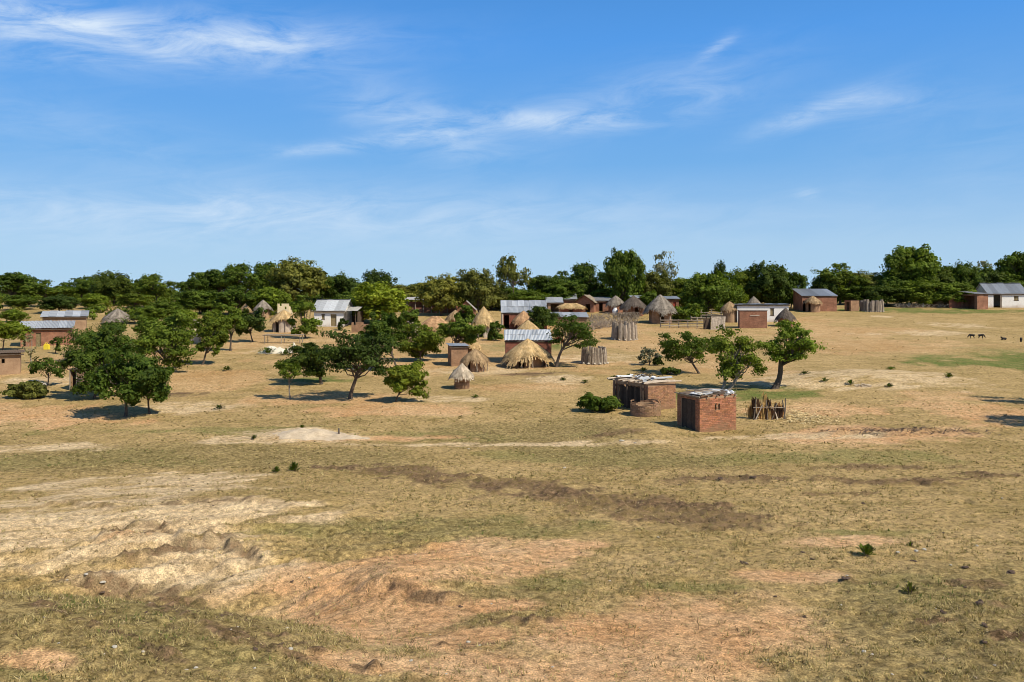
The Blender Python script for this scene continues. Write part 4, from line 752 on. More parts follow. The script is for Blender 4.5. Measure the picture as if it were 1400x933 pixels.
def round_hut(name, label, u, vb, wall_w, wall_h, roof_w, roof_h, wm, pal, seed, cat='hut', door=None, posts=0, post_r=.045, d=None, group='thatched huts of the village', ragged=.32, bricks=False, post_mat='wood'):
    p = at(u, vb) if d is None else atd(u, d); s = p.y / F; Rr = wall_w * s / 2; p = p + Vector((0, Rr, 0)); p.z = float(base_h(p.x, p.y)) ; h = ZC - (vb - wall_h - HOR) * s - p.z
    root = thing(name, label, cat, p, 0, group); mb = MB()
    dr = (door[0], door[1], h * .8) if door else None
    round_wall(mb, Rr, h + .05, dr); mb.build('wall', M[wm], root)
    if bricks: brick_ring(root, Rr + .012, -.05, h, seed, dr)
    thatch(root, roof_w * s / 2, roof_h * s, h - .05, pal, seed, ragged)
    if posts: poles_ring(root, roof_w * s / 2 * .88, h + .03, posts, post_r, seed, mat=post_mat, name='post', vary=.0)
    return root
def bclr(r, base): k = r.uniform(.72, 1.25); return (base[0] * k * r.uniform(.94, 1.06), base[1] * k, base[2] * k * r.uniform(.9, 1.1))
def brick_face(mb, p0, p1, z0, z1, r, base, openings=(), bw=.23, bh=.082, out_=.014):
    p0 = Vector((p0[0], p0[1], 0)); p1 = Vector((p1[0], p1[1], 0)); dr = p1 - p0; L = dr.length; dr.normalize(); on = Vector((dr.y, -dr.x, 0)); rows_ = int((z1 - z0) / bh)
    for j in range(rows_):
        x = -(bw / 2 if j % 2 else 0); za = z0 + j * bh
        while x < L - .02:
            a, b_ = max(x, 0) + .005, min(x + bw, L) - .006; x += bw
            skip = False
            for o in openings:
                if za + bh > o[2] and za < o[3] and b_ > o[0] and a < o[1]:
                    if a < o[0] - .02: b_ = min(b_, o[0] - .004)
                    elif b_ > o[1] + .02: a = max(a, o[1] + .004)
                    else: skip = True
            if skip or b_ - a < .02: continue
            k = out_ + r.uniform(-.005, .008); zb_ = za + bh - .012; sag = r.uniform(-.004, .004); q = [p0 + dr * a + Vector((0, 0, za + sag)), p0 + dr * b_ + Vector((0, 0, za)), p0 + dr * b_ + Vector((0, 0, zb_)), p0 + dr * a + Vector((0, 0, zb_ + sag))]; f_ = [v + on * k for v in q]; tn = bclr(r, base)
            mb.face(f_, tint=tn)
            for e in range(4): g_ = (e + 1) % 4; mb.face([q[e], q[g_], f_[g_], f_[e]], tint=tn)
def brick_ring(root, Rr, z0, z1, seed, door=None, ragged=0.0, base=(0.34, 0.19, 0.11), cy=0.0):
    r = random.Random(seed); mb = MB(); n = max(12, int(2 * math.pi * Rr / .23)); bh = .082
    for j in range(int((z1 - z0) / bh)):
        for i in range(n):
            a0 = 2 * math.pi * (i + (j % 2) / 2) / n; a1 = a0 + 2 * math.pi / n * .95; am = (a0 + a1) / 2
            if door and abs((am - door[0] + math.pi) % (2 * math.pi) - math.pi) < door[1]: continue
            if ragged and z0 + (j + 1) * bh > z1 - ragged * (.5 + .5 * math.sin(3 * am + 1)) and r.random() < .75: continue
            k = r.uniform(.006, .03); za = z0 + j * bh; q = [Vector((Rr * math.cos(a_), cy + Rr * math.sin(a_), z)) for a_, z in ((a0, za), (a1, za), (a1, za + .07), (a0, za + .07))]; on = Vector((math.cos(am), math.sin(am), 0)) * k; f_ = [v + on for v in q]; tn = bclr(r, base); mb.face(f_, tint=tn)
            for e in range(4): g_ = (e + 1) % 4; mb.face([q[e], q[g_], f_[g_], f_[e]], tint=tn)
    o = mb.build('bricks', M['bricks'], root); o['kind'] = 'stuff'; return o

# ------------------------------------------------------------------ foreground outhouse (red brick, black doorway, litter on its roof)
p = at(956.5, 591.5); s = p.y / F
root = thing('brick_outhouse', 'small flat roofed red brick outhouse with a black doorway on its left side', 'outhouse', p, R(24)); Hh = 47.5 * s; Wf, Df = 2.1, 1.72
def outhouse():
    r = random.Random(4); mb = MB(); sl = [(.86, .95, Hh - .62, Hh - .36), (1.06, 1.15, Hh - .62, Hh - .36)]
    wall(mb, (0, 0), (Wf, 0), -.4, Hh, .11, sl); wall(mb, (Wf, .11), (Wf, Df), -.4, Hh, .11); wall(mb, (Wf - .11, Df), (0, Df), -.4, Hh, .11); wall(mb, (0, Df - .11), (0, .11), -.4, Hh, .11, [(.22, 1.30, -.4, Hh - .16)]); mb.build('wall', M['mud'], root)
    bb = MB(); cb = (0.38, 0.165, 0.088); brick_face(bb, (0, 0), (Wf, 0), -.1, Hh, r, cb, sl); brick_face(bb, (Wf, 0), (Wf, Df), -.1, Hh, r, cb); brick_face(bb, (0, Df), (0, 0), -.1, Hh, r, cb, [(.3, 1.42, -.4, Hh - .16)]); o = bb.build('bricks', M['bricks'], root); o['kind'] = 'stuff'
    for i in range(5):
        q = MB(); x = -.1 + i * .53; q.tube([(x, -.12, Hh + .035), (x + .03, Df + .12, Hh + .035)], [.035, .03], 6); q.build('roof_pole', M['wood'], root)
    for i in range(4):
        q = MB(); y = .32 + i * .33; q.box(.012, .05, y + .004, y + .322, -.3, Hh - .18, r.uniform(.5, .9)); q.build('door_plank', M['darkwood'], root)
    for k, (x, y, w, l, z, rz, mk, tn) in enumerate(((.35, .7, .40, .78, .085, .06, 'mudroof', 1), (1.1, .85, .42, .8, .09, -.08, 'mudroof', 1), (1.7, .85, .36, .85, .085, .1, 'tinold', 1), (.15, .35, .22, .3, .13, .3, 'sheet', .8), (.62, .22, .2, .18, .12, -.3, 'sheet', .55), (1.35, .2, .28, .17, .125, .2, 'darkwood', 1), (.95, .5, .3, .2, .14, -.5, 'tinold', 1), (1.5, .55, .2, .3, .13, .7, 'sheet', .7))):
        q = MB(); q.obox((x, y, Hh + z + k * .006), (w * math.cos(rz), w * math.sin(rz), .02 * (1 + k % 3)), (-l * math.sin(rz), l * math.cos(rz), .01), (0, 0, .012), tn); q.build('roof_sheet', M[mk], root)
    for x0, y0, dx, dy, n_ in ((0, 0, 1, 0, 9), (0, 0, 0, 1, 7), (Wf - .1, 0, 0, 1, 7)):
        for i in range(n_):
            if r.random() < .35: continue
            q = MB(); c_ = (x0 + dx * (.12 + i * .22) + .05, y0 + dy * (.12 + i * .22) + .05, Hh + .035); q.obox(c_, (.10 if dx else .05, 0, 0), (0, .05 if dx else .10, 0), (0, 0, .032), bclr(r, (.40, .19, .12))); q.build('brick', M['bricks'], root)
outhouse()
def blob(mb, c, rx, ry, rz, seed, tint=1.0, n=8, m_=5):
    r = random.Random(seed); jit = [[r.uniform(.72, 1.18) for _ in range(n)] for _ in range(m_ + 1)]
    P_ = lambda i, j: (c[0] + rx * math.sin(math.pi * i / m_) * math.cos(2 * math.pi * j / n) * jit[i][j % n], c[1] + ry * math.sin(math.pi * i / m_) * math.sin(2 * math.pi * j / n) * jit[i][j % n], c[2] + rz * math.cos(math.pi * i / m_) * (jit[i][0] if 0 < i < m_ else 1))
    for i in range(m_):
        for j in range(n): mb.face([P_(i, j), P_(i + 1, j), P_(i + 1, j + 1), P_(i, j + 1)] if 0 < i < m_ - 1 else ([P_(0, 0), P_(1, j), P_(1, j + 1)] if i == 0 else [P_(i, j), P_(m_, 0), P_(i, j + 1)]), tint=tint)
ca24, sa24 = math.cos(R(24)), math.sin(R(24))
def on_roof(x, y, z): return Vector((p.x + x * ca24 - y * sa24, p.y + x * sa24 + y * ca24, p.z + Hh + z))
for k, (x, y, rx, tn, lab) in enumerate(((.12, .12, .14, .95, 'whitish stone weighting the left front corner of the outhouse roof'), (.38, .2, .10, .6, 'grey stone second from the left on the outhouse roof'), (.72, .3, .13, .9, 'pale stone in the middle of the outhouse roof edge'), (1.05, .5, .17, 1.0, 'large white stone highest on the outhouse roof'), (1.42, .3, .13, .45, 'brownish stone right of the middle on the outhouse roof'))):
    q = MB(); blob(q, (0, 0, 0), rx, rx * .8, rx * .45, k + 3, tn); o = q.build('roof_stone', M['stone'], None, True); o.location = on_roof(x, y, .15); tagp(o, lab, 'stone', 'stones holding down the outhouse roof')
q = MB()
for i in range(10):
    for j in range(7):
        f_ = lambda a_, b_: (-.28 + .56 * a_ / 10, -.22 + .44 * b_ / 7, .12 * math.sin(a_ * 1.3 + b_) * math.sin(b_ * .9) + .10 - .2 * ((a_ / 10 - .5) ** 2 + (b_ / 7 - .5) ** 2)); q.face([f_(i, j), f_(i + 1, j), f_(i + 1, j + 1), f_(i, j + 1)])
o = q.build('plastic_sheet', M['sheet'], None, True); o.location = on_roof(1.83, .32, .07); tagp(o, 'crumpled white plastic on the right end of the outhouse roof', 'plastic sheet')
for k, (x0, y0, x1, y1) in enumerate(((.1, .5, 1.3, .2), (.6, 1.2, 1.9, .9), (.2, 1.35, .9, .7))):
    q = MB(); q.tube([(x0, y0, 0), ((x0 + x1) / 2, (y0 + y1) / 2 + .05, .05), (x1, y1, .02)], [.03, .026, .02], 6, 1.2); o = q.build('roof_branch', M['wood'], None); o.location = on_roof(0, 0, .19); o.rotation_euler = (0, 0, R(24)); tagp(o, ('pale stick along the front of the outhouse roof', 'pale stick across the right rear of the outhouse roof', 'short stick across the left rear of the outhouse roof')[k], 'stick', 'sticks on the outhouse roof')

# ------------------------------------------------------------------ flat slab hut left of the outhouse
A2 = R(36); p2 = at(886, 564); s2 = p2.y / F; H2 = 38 * s2; W2, D2 = 44 * s2 / math.cos(A2), 41 * s2 / math.sin(A2)
root = thing('slab_hut', 'brick hut with dark open left side and a roof of pale poles and slabs', 'hut', p2, A2)
op = [(.35, D2 - .45, -.4, H2 - .16)]
mb = MB(); wall(mb, (0, 0), (W2, 0), -.4, H2, .14); wall(mb, (W2, .14), (W2, D2), -.4, H2, .14); wall(mb, (W2 - .14, D2), (0, D2), -.4, H2, .14); wall(mb, (0, D2 - .14), (0, .14), -.4, H2, .14, [(.3, D2 - .75, -.4, H2 - .16)]); mb.build('wall', M['mud'], root)
r = random.Random(8); bb = MB(); brick_face(bb, (0, 0), (W2, 0), -.1, H2 - .05, r, (0.34, 0.18, 0.098)); brick_face(bb, (W2, 0), (W2, D2), -.1, H2 - .05, r, (.35, .19, .11)); brick_face(bb, (0, D2), (0, 0), -.1, H2 - .05, r, (.28, .15, .085), [(.42, D2 - .55, -.4, H2 - .16)]); bb.build('bricks', M['bricks'], root)['kind'] = 'stuff'  # left-face bricks coloured darker, shade of that side put into the colour
for i in range(10):
    q = MB(); y = .34 + i * (D2 - .8) / 10; q.box(.05, .09, y, y + (D2 - .8) / 10 * r.uniform(.85, .97), -.3, H2 - .2 + r.uniform(-.08, .02), r.uniform(.35, .8)); q.build('shade_plank', M['darkwood'], root)  # dark planks added inside the opening to stand in for its black shade
for i in range(8):
    y = -.15 + i * (D2 + .3) / 7; q = MB(); q.tube([(-.22 + r.uniform(-.15, .1), y + .1, H2 + .05 + r.uniform(0, .04)), (W2 * .4, y, H2 + .09 + r.uniform(0, .04)), (W2 + .25, y + r.uniform(-.15, .15), H2 + .06)], [.045, .04, .035], 6, r.uniform(.8, 1.9)); q.build('roof_pole', M['wood'], root)
for i in range(16):
    x = r.uniform(.1, W2 - .05); y = r.uniform(.2, D2 - .1); q = MB(); a_ = r.uniform(-.5, 1.2); L_ = r.uniform(.25, .6); q.obox((x, y, H2 + .17 + r.uniform(0, .1)), (L_ * math.cos(a_), L_ * math.sin(a_), r.uniform(-.03, .05)), (-.09 * math.sin(a_), .09 * math.cos(a_), r.uniform(-.02, .03)), (0, 0, .018), r.uniform(.6, 1.1)); q.build('roof_slab', M['sheet' if i % 5 else 'darkwood'], root)
for (x, y) in ((-.12, .3), (-.12, D2 * .55), (-.12, D2 - .3)):
    q = MB(); q.tube([(x, y, -.4), (x + .03, y, H2 * .5), (x, y, H2 + .02)], [.06, .055, .05], 7); q.build('post', M['darkwood'], root)
# heap of brush on its roof
root = thing('brush_heap', 'dark coil of brush lying on the back of the slab hut roof', 'brush heap', Vector((p2.x + .2, p2.y + 2.0, p2.z + H2 + .16)))
q = MB()
for i in range(46):
    an = r.uniform(0, 6.28); x, y = r.gauss(0, .32), r.gauss(0, .2); z = abs(r.gauss(.06, .10)); l = r.uniform(.25, .5); q.tube([(x, y, z), (x + l * .5 * math.cos(an), y + l * .5 * math.sin(an), z + r.uniform(.03, .14)), (x + l * math.cos(an), y + l * math.sin(an), z + r.uniform(-.04, .1))], [.016, .014, .008], 4, r.uniform(.6, 1.3))
o = q.build('twigs', M['darkwood'], root); o['kind'] = 'stuff'
# low round brick ring in front of it
pr = at(886, 571); Rr = 20.5 * pr.y / F; pr.y += Rr; pr.z = float(base_h(pr.x, pr.y)); root = thing('brick_ring', 'low round roofless brick drum in front of the slab hut', 'drum wall', pr); mb = MB(); round_wall(mb, Rr, .56, None); mb.build('wall', M['mud'], root); brick_ring(root, Rr, -.05, .80, 17, None, .3, (.33, .20, .115))

# reed screen at the right of the outhouse
pz = at(1051, 574); root = thing('reed_screen', 'ragged brown bathing screen of leaning reed bundles and sticks right of the outhouse', 'reed screen', pz); r = random.Random(21)
for i in range(22):
    an = math.pi * (1.02 + 1.5 * i / 21); Rr = .78; x, y = Rr * math.cos(an), .55 + Rr * .75 * math.sin(an); h = r.uniform(.55, .95) + (.22 if i in (2, 3, 19, 20) else 0); q = MB(); col0_ = r.choice(((.50, .27, .085), (.36, .17, .055), (.10, .05, .025), (.56, .34, .12), (.07, .04, .025))); lx, ly = r.gauss(0, .08), r.gauss(0, .06)
    for _ in range(16):
        bx, by = x + r.gauss(0, .05), y + r.gauss(0, .04); k = r.uniform(.75, 1.3); tx_, ty_ = bx + lx + r.gauss(0, .05), by + ly + r.gauss(0, .05); w_ = r.uniform(.008, .02); hz = h * r.uniform(.7, 1.12); q.face([(bx - w_, by, -.08), (bx + w_, by, -.08), (tx_ + w_, ty_, hz), (tx_ - w_, ty_, hz)], tint=tuple(c_ * k for c_ in col0_))
    q.tube([(x, y, -.1), (x + lx, y + ly, h * .95)], [.05, .04], 5, tuple(c_ * .6 for c_ in col0_)); q.build('reed_bundle', M['thatch'], root)
for (x0, x1, h, tn) in ((-.82, -.62, 1.1, .45), (-.75, -.3, .75, 1.5), (.1, .42, .85, .5), (.45, .2, .6, 2.2), (.72, .88, 1.08, .5), (.8, .7, 1.0, .4), (-.1, -.12, .98, .7)):
    q = MB(); q.tube([(x0, -.1, -.1), ((x0 + x1) / 2 + .02, -.05, h * .5), (x1, .05, h)], [.035, .03, .025], 6, tn); q.build('stick', M['wood'], root)
q = MB(); q.tube([(-.8, -.08, .62), (0, -.2, .66), (.8, -.02, .6)], [.02, .02, .02], 5, 1.2); q.build('rail', M['wood'], root)
def litter(name, label, n, u, v, ru, rv, cols, L, seed, up=.03):
    r2 = np.random.default_rng(seed); c_ = patch(u, v, ru, rv); x = c_[0] + r2.normal(0, .55, n) * c_[2]; y = c_[1] + r2.normal(0, .55, n) * c_[3]; z = terrain(x, y) + .012 + up * r2.random(n); an = r2.random(n) * 6.28; l = L * (.4 + r2.random(n)); w = .012 + .014 * r2.random(n); dx, dy = np.cos(an) * l, np.sin(an) * l; ox, oy = -np.sin(an) * w, np.cos(an) * w; dz = r2.normal(0, up * .8, n)
    V = np.stack([np.stack([x - dx - ox, y - dy - oy, z - dz], -1), np.stack([x - dx + ox, y - dy + oy, z - dz], -1), np.stack([x + dx + ox, y + dy + oy, z + dz + .01], -1), np.stack([x + dx - ox, y + dy - oy, z + dz + .01], -1)], 1)
    V[:, :, 2] = np.maximum(V[:, :, 2], z[:, None] - .01); C = np.array(cols)[r2.integers(0, len(cols), n)] * (.8 + .4 * r2.random(n))[:, None]; tagp(link(name, quads_mesh(name, V, C, M['thatch'])), label, 'straw', None, 'stuff')
litter('loose_straw', 'pale straw scattered right of the reed screen', 1100, 1084, 570, 42, 8, ((.74, .55, .25), (.80, .62, .32), (.60, .42, .18)), .13, 31)
litter('loose_sticks', 'dark brush strewn along the eroded strip at the right', 420, 1235, 591, 110, 5, ((.06, .04, .03), (.12, .08, .05), (.17, .11, .07)), .16, 32, .035)

# ------------------------------------------------------------------ the village
# brush fence
def brush(label, pts, n, h, seed, tint=(.7, 1.5), mat='wood'):
    P3 = [at(u, v) for u, v in pts]; root = thing('brush_fence', label, 'brush fence', P3[0]); r = random.Random(seed); q = MB()
    for i in range(n):
        k = r.uniform(0, len(P3) - 1.001); a_ = P3[int(k)].lerp(P3[int(k) + 1], k % 1) - P3[0]; x, y, z = a_.x + r.gauss(0, .25), a_.y + r.gauss(0, .3), a_.z; l = r.uniform(.5, 1.2); an = r.uniform(0, 6.28); el_ = r.uniform(.1, 1.3); z += r.uniform(0, h * .55); q.tube([(x, y, z - .1), (x + l * .5 * math.cos(an) * math.cos(el_) + r.gauss(0, .06), y + l * .5 * math.sin(an) * math.cos(el_), z + l * .5 * math.sin(el_)), (x + l * math.cos(an) * math.cos(el_), y + l * math.sin(an) * math.cos(el_), min(z + l * math.sin(el_), a_.z + h))], [.028, .022, .01], 4, r.uniform(*tint), cap=False)
    q.build('branches', M[mat], root)['kind'] = 'stuff'
TG = 'thatched huts of the village'
# left

tin_house('mud_house', 'flat roofed mud house with one small dark window at the left edge', -22, 24, 513, 29, 0, 2.2, 'mud', 'mudroof', R(30), 'shed', ((.52, .60, .55, .75, 'hole'),), 5, d=None)
tin_house('brick_house', 'orange brick house under a low tin roof at the far left', 33, 93, 473, 24, 7, 2.6, 'brick', 'tin', R(26), 'shed', ((.05, .10, 0, .8, 'hole'), (.3, .4, .0, .75, 'door')), 7, seed=3)
tin_house('brick_house', 'second tin roofed house just behind the orange brick house at the far left', 62, 114, 463, 20, 6, 2.6, 'mud', 'tin', R(26), 'shed', (), 6, seed=4, d=90)
round_hut('thatched_hut', 'hut with a low grey thatch roof among the trees at the left', 155, 452, 24, 17, 38, 13, 'mud', 'grey', 31, d=100)
# dark doorway hut
pd = at(105, 534); s = pd.y / F; root = thing('doorway_hut', 'narrow mud latrine with a black open doorway beside the left thicket', 'latrine', pd); w = 19 * s; h = 28 * s; mb = MB(); wall(mb, (-w / 2, 0), (w / 2, 0), -.3, h, .1, [(.06, w * .46, -.3, h - .1)]); wall(mb, (w / 2, .1), (w / 2, 1.1), -.3, h, .1); wall(mb, (w / 2 - .1, 1.1), (-w / 2, 1.1), -.3, h, .1); wall(mb, (-w / 2, 1.0), (-w / 2, .1), -.3, h, .1); mb.build('wall', M['mud'], root)
q = MB(); q.box(-w / 2 - .1, w / 2 + .1, -.12, 1.2, h + .003, h + .07); q.build('roof', M['darkwood'], root)
for x in (-w / 2 + .03, 0.0): q = MB(); q.tube([(x, -.045, -.2), (x, -.045, h)], [.035, .03], 6, 1.2); q.build('door_post', M['wood'], root)
# yellow container
py = at(64, 478); root = thing('water_container', 'bright yellow water container in front of the orange brick house', 'container', py); q = MB(); q.box(-.22, .22, -.14, .14, 0, .42); q.box(-.17, .17, -.1, .1, .42, .50); q.build('body', M['yellow'], root); q = MB(); q.tube([(.14, 0, .5), (.14, 0, .58)], [.05, .05], 8); q.build('cap', M['darkwood'], root); q = MB(); q.tube([(-.15, 0, .5), (-.1, 0, .6), (.02, 0, .6), (.06, 0, .5)], [.025] * 4, 6); q.build('handle', M['yellow'], root)
# heaps
def heap(name, label, cat, u, v, hu, hpx, mat, n, sz, seed, tints=(.8, 1.1)):
    c0_ = at(u, v); s = c0_.y / F; root = thing(name, label, cat, c0_); r = random.Random(seed); q = MB(); rx = hu * s; hz = hpx * s
    for i in range(n):
        k = r.random() ** .5; an = r.uniform(0, 6.28); x, y = rx * k * math.cos(an), rx * .6 * k * math.sin(an); z = hz * (1 - k ** 1.5) * r.uniform(.6, 1); z += float(base_h(c0_.x + x, c0_.y + y)) - c0_.z; blob(q, (x, y, z), sz * r.uniform(.5, 1.3), sz * r.uniform(.5, 1.2), sz * r.uniform(.3, .7), i + seed, r.uniform(*tints), 6, 4)
    q.build('lumps', M[mat], root)['kind'] = 'stuff'; return root
def mound(name, label, cat, u, v, hu, hpx, mat, seed):
    c0_ = at(u, v); s = c0_.y / F; root = thing(name, label, cat, c0_); q = MB(); rx, ry, hz = hu * s, hu * s * .45, hpx * s; nn, mm = 72, 18
    def P_(i, j):
        k = i / mm; an = 2 * math.pi * (j % nn) / nn; x, y = rx * k * math.cos(an), ry * k * math.sin(an); g_ = (1 - k) ** .8 * (0.74 + .34 * float(vnoise(np.array(x / (rx * .22)), np.array(y / .6), seed)) + .16 * float(vnoise(np.array(x / .22), np.array(y / .2), seed + 5))); return (x, y + ry, hz * g_ - .06 * k + float(base_h(c0_.x + x, c0_.y + ry + y)) - c0_.z)
    for i in range(mm):
        for j in range(nn): q.face([P_(i, j), P_(i + 1, j), P_(i + 1, j + 1), P_(i, j + 1)])
    q.build('sand', M[mat], root, True); return root
M['palesand'] = mat_noise('pale_sand', (0.56, 0.49, 0.36), (0.74, 0.67, 0.53), 2.5, .95, .08); M['sandclay'] = mat_noise('clay_heap', (0.42, 0.315, 0.20), (0.62, 0.49, 0.33), 3.5, .95, .14)
mound('sand_heap', 'long pale heap of building sand in front of the round pole hut', 'sand heap', 372, 484, 24, 12, 'palesand', 3); mound('sand_heap', 'short pale heap of building sand beside the longer one', 'sand heap', 400, 483, 14, 14, 'palesand', 4)
heap('rubble_heap', 'pale stone rubble heap left of the dark doorway hut', 'rubble', 45, 527, 20, 7, 'stone', 60, .14, 5, (.7, 1.0)); mound('clay_heap', 'pale lumpy clay heap alone in the open field at the left', 'earth heap', 415, 604, 66, 8.5, 'sandclay', 6); mound('clay_heap', 'low flat tail of pale clay right of the larger clay heap', 'earth heap', 478, 603, 34, 4.5, 'sandclay', 9)
heap('brick_heap', 'small heap of red bricks beneath the umbrella shaped tree', 'brick pile', 764, 469, 8, 9, 'red', 50, .14, 7); heap('rubble_heap', 'small pale rubble pile on the pinkish mound at the right', 'rubble', 1180, 528, 12, 2.5, 'sandclay', 40, .09, 8, (1, 1))
# ruined pillar
pq = at(267, 470); s = pq.y / F; root = thing('mud_ruin', 'broken stub of pale mud wall right of the left thicket', 'ruin', pq); q = MB()
for (x0, x1, z1) in ((-.48, -.2, 1.9), (-.2, .16, 2.3), (.16, .45, 2.05)): q.box(x0, x1 - .003, 0, .3, -.3, z1)
q.build('wall', M['palemud'], root); q = MB(); q.box(-.5, .5, -.05, -.003, 1.2, 1.7); q.build('plaster_patch', M['cream'], root)
# cone thatches and yellow gable behind
round_hut('thatched_hut', 'hut with a grey cone thatch left of the pale yellow ruin', 357, 432, 17, 11, 24, 11, 'mud', 'grey', 32, d=108); round_hut('thatched_hut', 'small brown thatch peak left of the grey cone thatch', 334, 434, 10, 10, 16, 9, 'mud', 'brown', 33, d=110)
pq = atd(387, 108); root = thing('gable_ruin', 'pale yellow roofless house end behind the round pole hut', 'ruin', pq); q = MB(); wall(q, (-.75, 0), (.75, 0), -.4, 1.95, .2, [(.25, .55, 1.5, 1.95), (.95, 1.2, 1.2, 1.55)]); wall(q, (.75, .2), (.75, 2.0), -.4, 1.6, .2); wall(q, (-.75, 2.0), (-.75, .2), -.4, 1.6, .2); q.build('wall', M['cream'], root)
rt = round_hut('pole_hut', 'round hut of pale mud and dark poles with golden thatch left of the white house', 384, 455, 29, 19, 35, 12, 'palemud', 'gold', 34, posts=11, post_r=.05, door=(R(245), R(16)))
# low drying rack in front of the pole hut
pq = at(386, 470); root = thing('drying_rack', 'low wooden drying rack before the round pole hut', 'rack', pq); s = pq.y / F
for x in (-1.7, -.1, 1.7):
    for y in (0, 1.0): q = MB(); q.tube([(x, y, -.3), (x, y, .78)], [.05, .045], 6); q.build('leg', M['wood'], root)
for i in range(7): q = MB(); q.tube([(-1.9, i * .18 - .05, .80), (1.9, i * .18 - .02, .82)], [.045, .035], 6, .8); q.build('slat', M['wood'], root)
# white house left
rt, w, h, s = tin_house('white_house', 'white plastered house with grey tin roof and shaded porch at the left centre', 429, 470, 447, 23, 13, 4.2, 'white', 'tin', R(-3), 'gable', ((.26, .36, .45, .72, 'window'), (.56, .76, .03, .74, 'door')), 6, over=.28, seed=6)
q = MB(); hw = w / 2
wall(q, (hw + 1.5, 1.2), (hw + 1.5, 4.2), -.6, h - .2, .15); wall(q, (hw + 1.5, 4.2), (hw, 4.2), -.6, h - .2, .15); q.build('porch_wall', M['darkwood'], rt)  # dark wood colour on the porch wall stands in for porch shade
for y in (.1,): 
    for x in (hw + .15, hw + 1.4): q = MB(); q.tube([(x, y, -.5), (x, y, h - .05)], [.06, .05], 6); q.build('porch_post', M['darkwood'], rt)
sheets(rt, hw + .26, hw + 1.75, -.3, h - .12, 2.1, h + .35, M['tinold'], 2, 1, 9, 'porch_sheet')
pq = at(491, 455); root = thing('brick_stub', 'low unfinished brick wall right of the white house porch', 'wall', pq); q = MB(); wall(q, (-.85, 0), (.85, 0), -.3, 1.15, .22, [(.2, .5, .85, 1.15), (1.3, 1.7, .95, 1.15)]); wall(q, (.85, .22), (.85, 1.8), -.3, .9, .22); q.build('wall', M['tanbrick'], root)
# long open shelter
pq = atd(590, 116); s = pq.y / F; root = thing('open_shelter', 'long low shelter with a flat roof on posts and a low brick wall', 'shelter', pq); q = MB(); L2 = 3.6; wall(q, (-L2, 0), (L2, 0), -.5, .75, .2); wall(q, (L2, 2.6), (-L2, 2.6), -.5, 1.6, .2); q.build('wall', M['brick'], root)
for i in range(7): q = MB(); x = -L2 + .1 + i * (2 * L2 - .2) / 6; q.tube([(x, -.12, -.4), (x, -.12, 1.85)], [.07, .06], 6); q.build('post', M['wood'], root)
sheets(root, -L2 - .3, L2 + .3, -.5, 1.88, 2.9, 2.25, M['tinold'], 8, 1, 12)
for i in range(14): q = MB(); x = .8 + i * .19; q.tube([(x, -.02, .74), (x + .02, -.02, 1.7)], [.055, .05], 5, .8 + .05 * (i % 5)); q.build('screen_pole', M['wood'], root)
# low thatches behind the trees
round_hut('thatched_hut', 'small pale cone thatch at the left of the long straw roof', 561, 458, 16, 10, 24, 13, 'mud', 'pale', 35)
def ridge_hut(name, label, u0, u1, vb, wall_h, roof_h, D, wm, pal, seed, d=None, rot=0, gable=False):
    pq = at((u0 + u1) / 2, vb) if d is None else atd((u0 + u1) / 2, d); s = pq.y / F; w = (u1 - u0) * s; h = wall_h * s; root = thing(name, label, 'hut', pq, rot, TG); q = MB(); hw = w / 2 * .88
    wall(q, (-hw, 0), (hw, 0), -.5, h, .15, [(hw * .75, hw * .75 + .6, -.5, h * .8)]); wall(q, (hw, .15), (hw, D), -.5, h, .15); wall(q, (hw - .15, D), (-hw, D), -.5, h, .15); wall(q, (-hw, D - .15), (-hw, .15), -.5, h, .15); q.build('wall', M[wm], root)
    Rr = D / 2 + .3; thatch(root, Rr, roof_h * s, h - .03, pal, seed, .15, int(1400 + 500 * w), ridge=max(.05, w / 2 - Rr * 0.75), cy=D / 2); return root
ridge_hut('thatched_hut', 'long low orange straw roof left of the orange brick gable', 574, 613, 458, 10, 15, 2.6, 'tanbrick', 'orange', 36)
# orange brick gable with dark opening
pq = atd(637, 108); s = pq.y / F; root = thing('brick_house', 'orange brick gable with a wide black opening above the cone thatch', 'house', pq); w = 24 * s; h = 13 * s; q = MB(); wall(q, (-w / 2, 0), (w / 2, 0), -.5, h, .18, [(.25, w - .2, -.5, h - .25)]); wall(q, (w / 2, 3.5), (-w / 2, 3.5), -.5, h, .18); side_poly(q, -w / 2, -w / 2 + .18, [(.18, -.5), (3.32, -.5), (3.32, h), (.18, h)]); side_poly(q, w / 2 - .18, w / 2, [(.18, -.5), (3.32, -.5), (3.32, h), (.18, h)]); q.build('wall', M['brick'], root)
q = MB(); g3 = h + 11 * s; q.face([(-w / 2, .02, h + .003), (w / 2, .02, h + .003), (0, .02, g3)]); q.face([(w / 2, .2, h + .003), (-w / 2, .2, h + .003), (0, .2, g3)]); q.build('gable', M['brick'], root)
for sg in (-1, 1): q = MB(); q.face([(sg * (w / 2 + .2), -.15, h - .12), (sg * (w / 2 + .2), 3.7, h - .12), (0, 3.7, g3 + .06), (0, -.15, g3 + .06)]); q.face([(0, -.15, g3 + .0), (0, 3.7, g3 + .0), (sg * (w / 2 + .2), 3.7, h - .18), (sg * (w / 2 + .2), -.15, h - .18)]); q.build('roof_slope', M['tinold'], root)
round_hut('thatched_hut', 'golden cone thatch with a pale mud wall below the tall open olive tree', 661, 462, 24, 22, 32, 21, 'palemud', 'gold', 37, door=(R(250), R(14)))
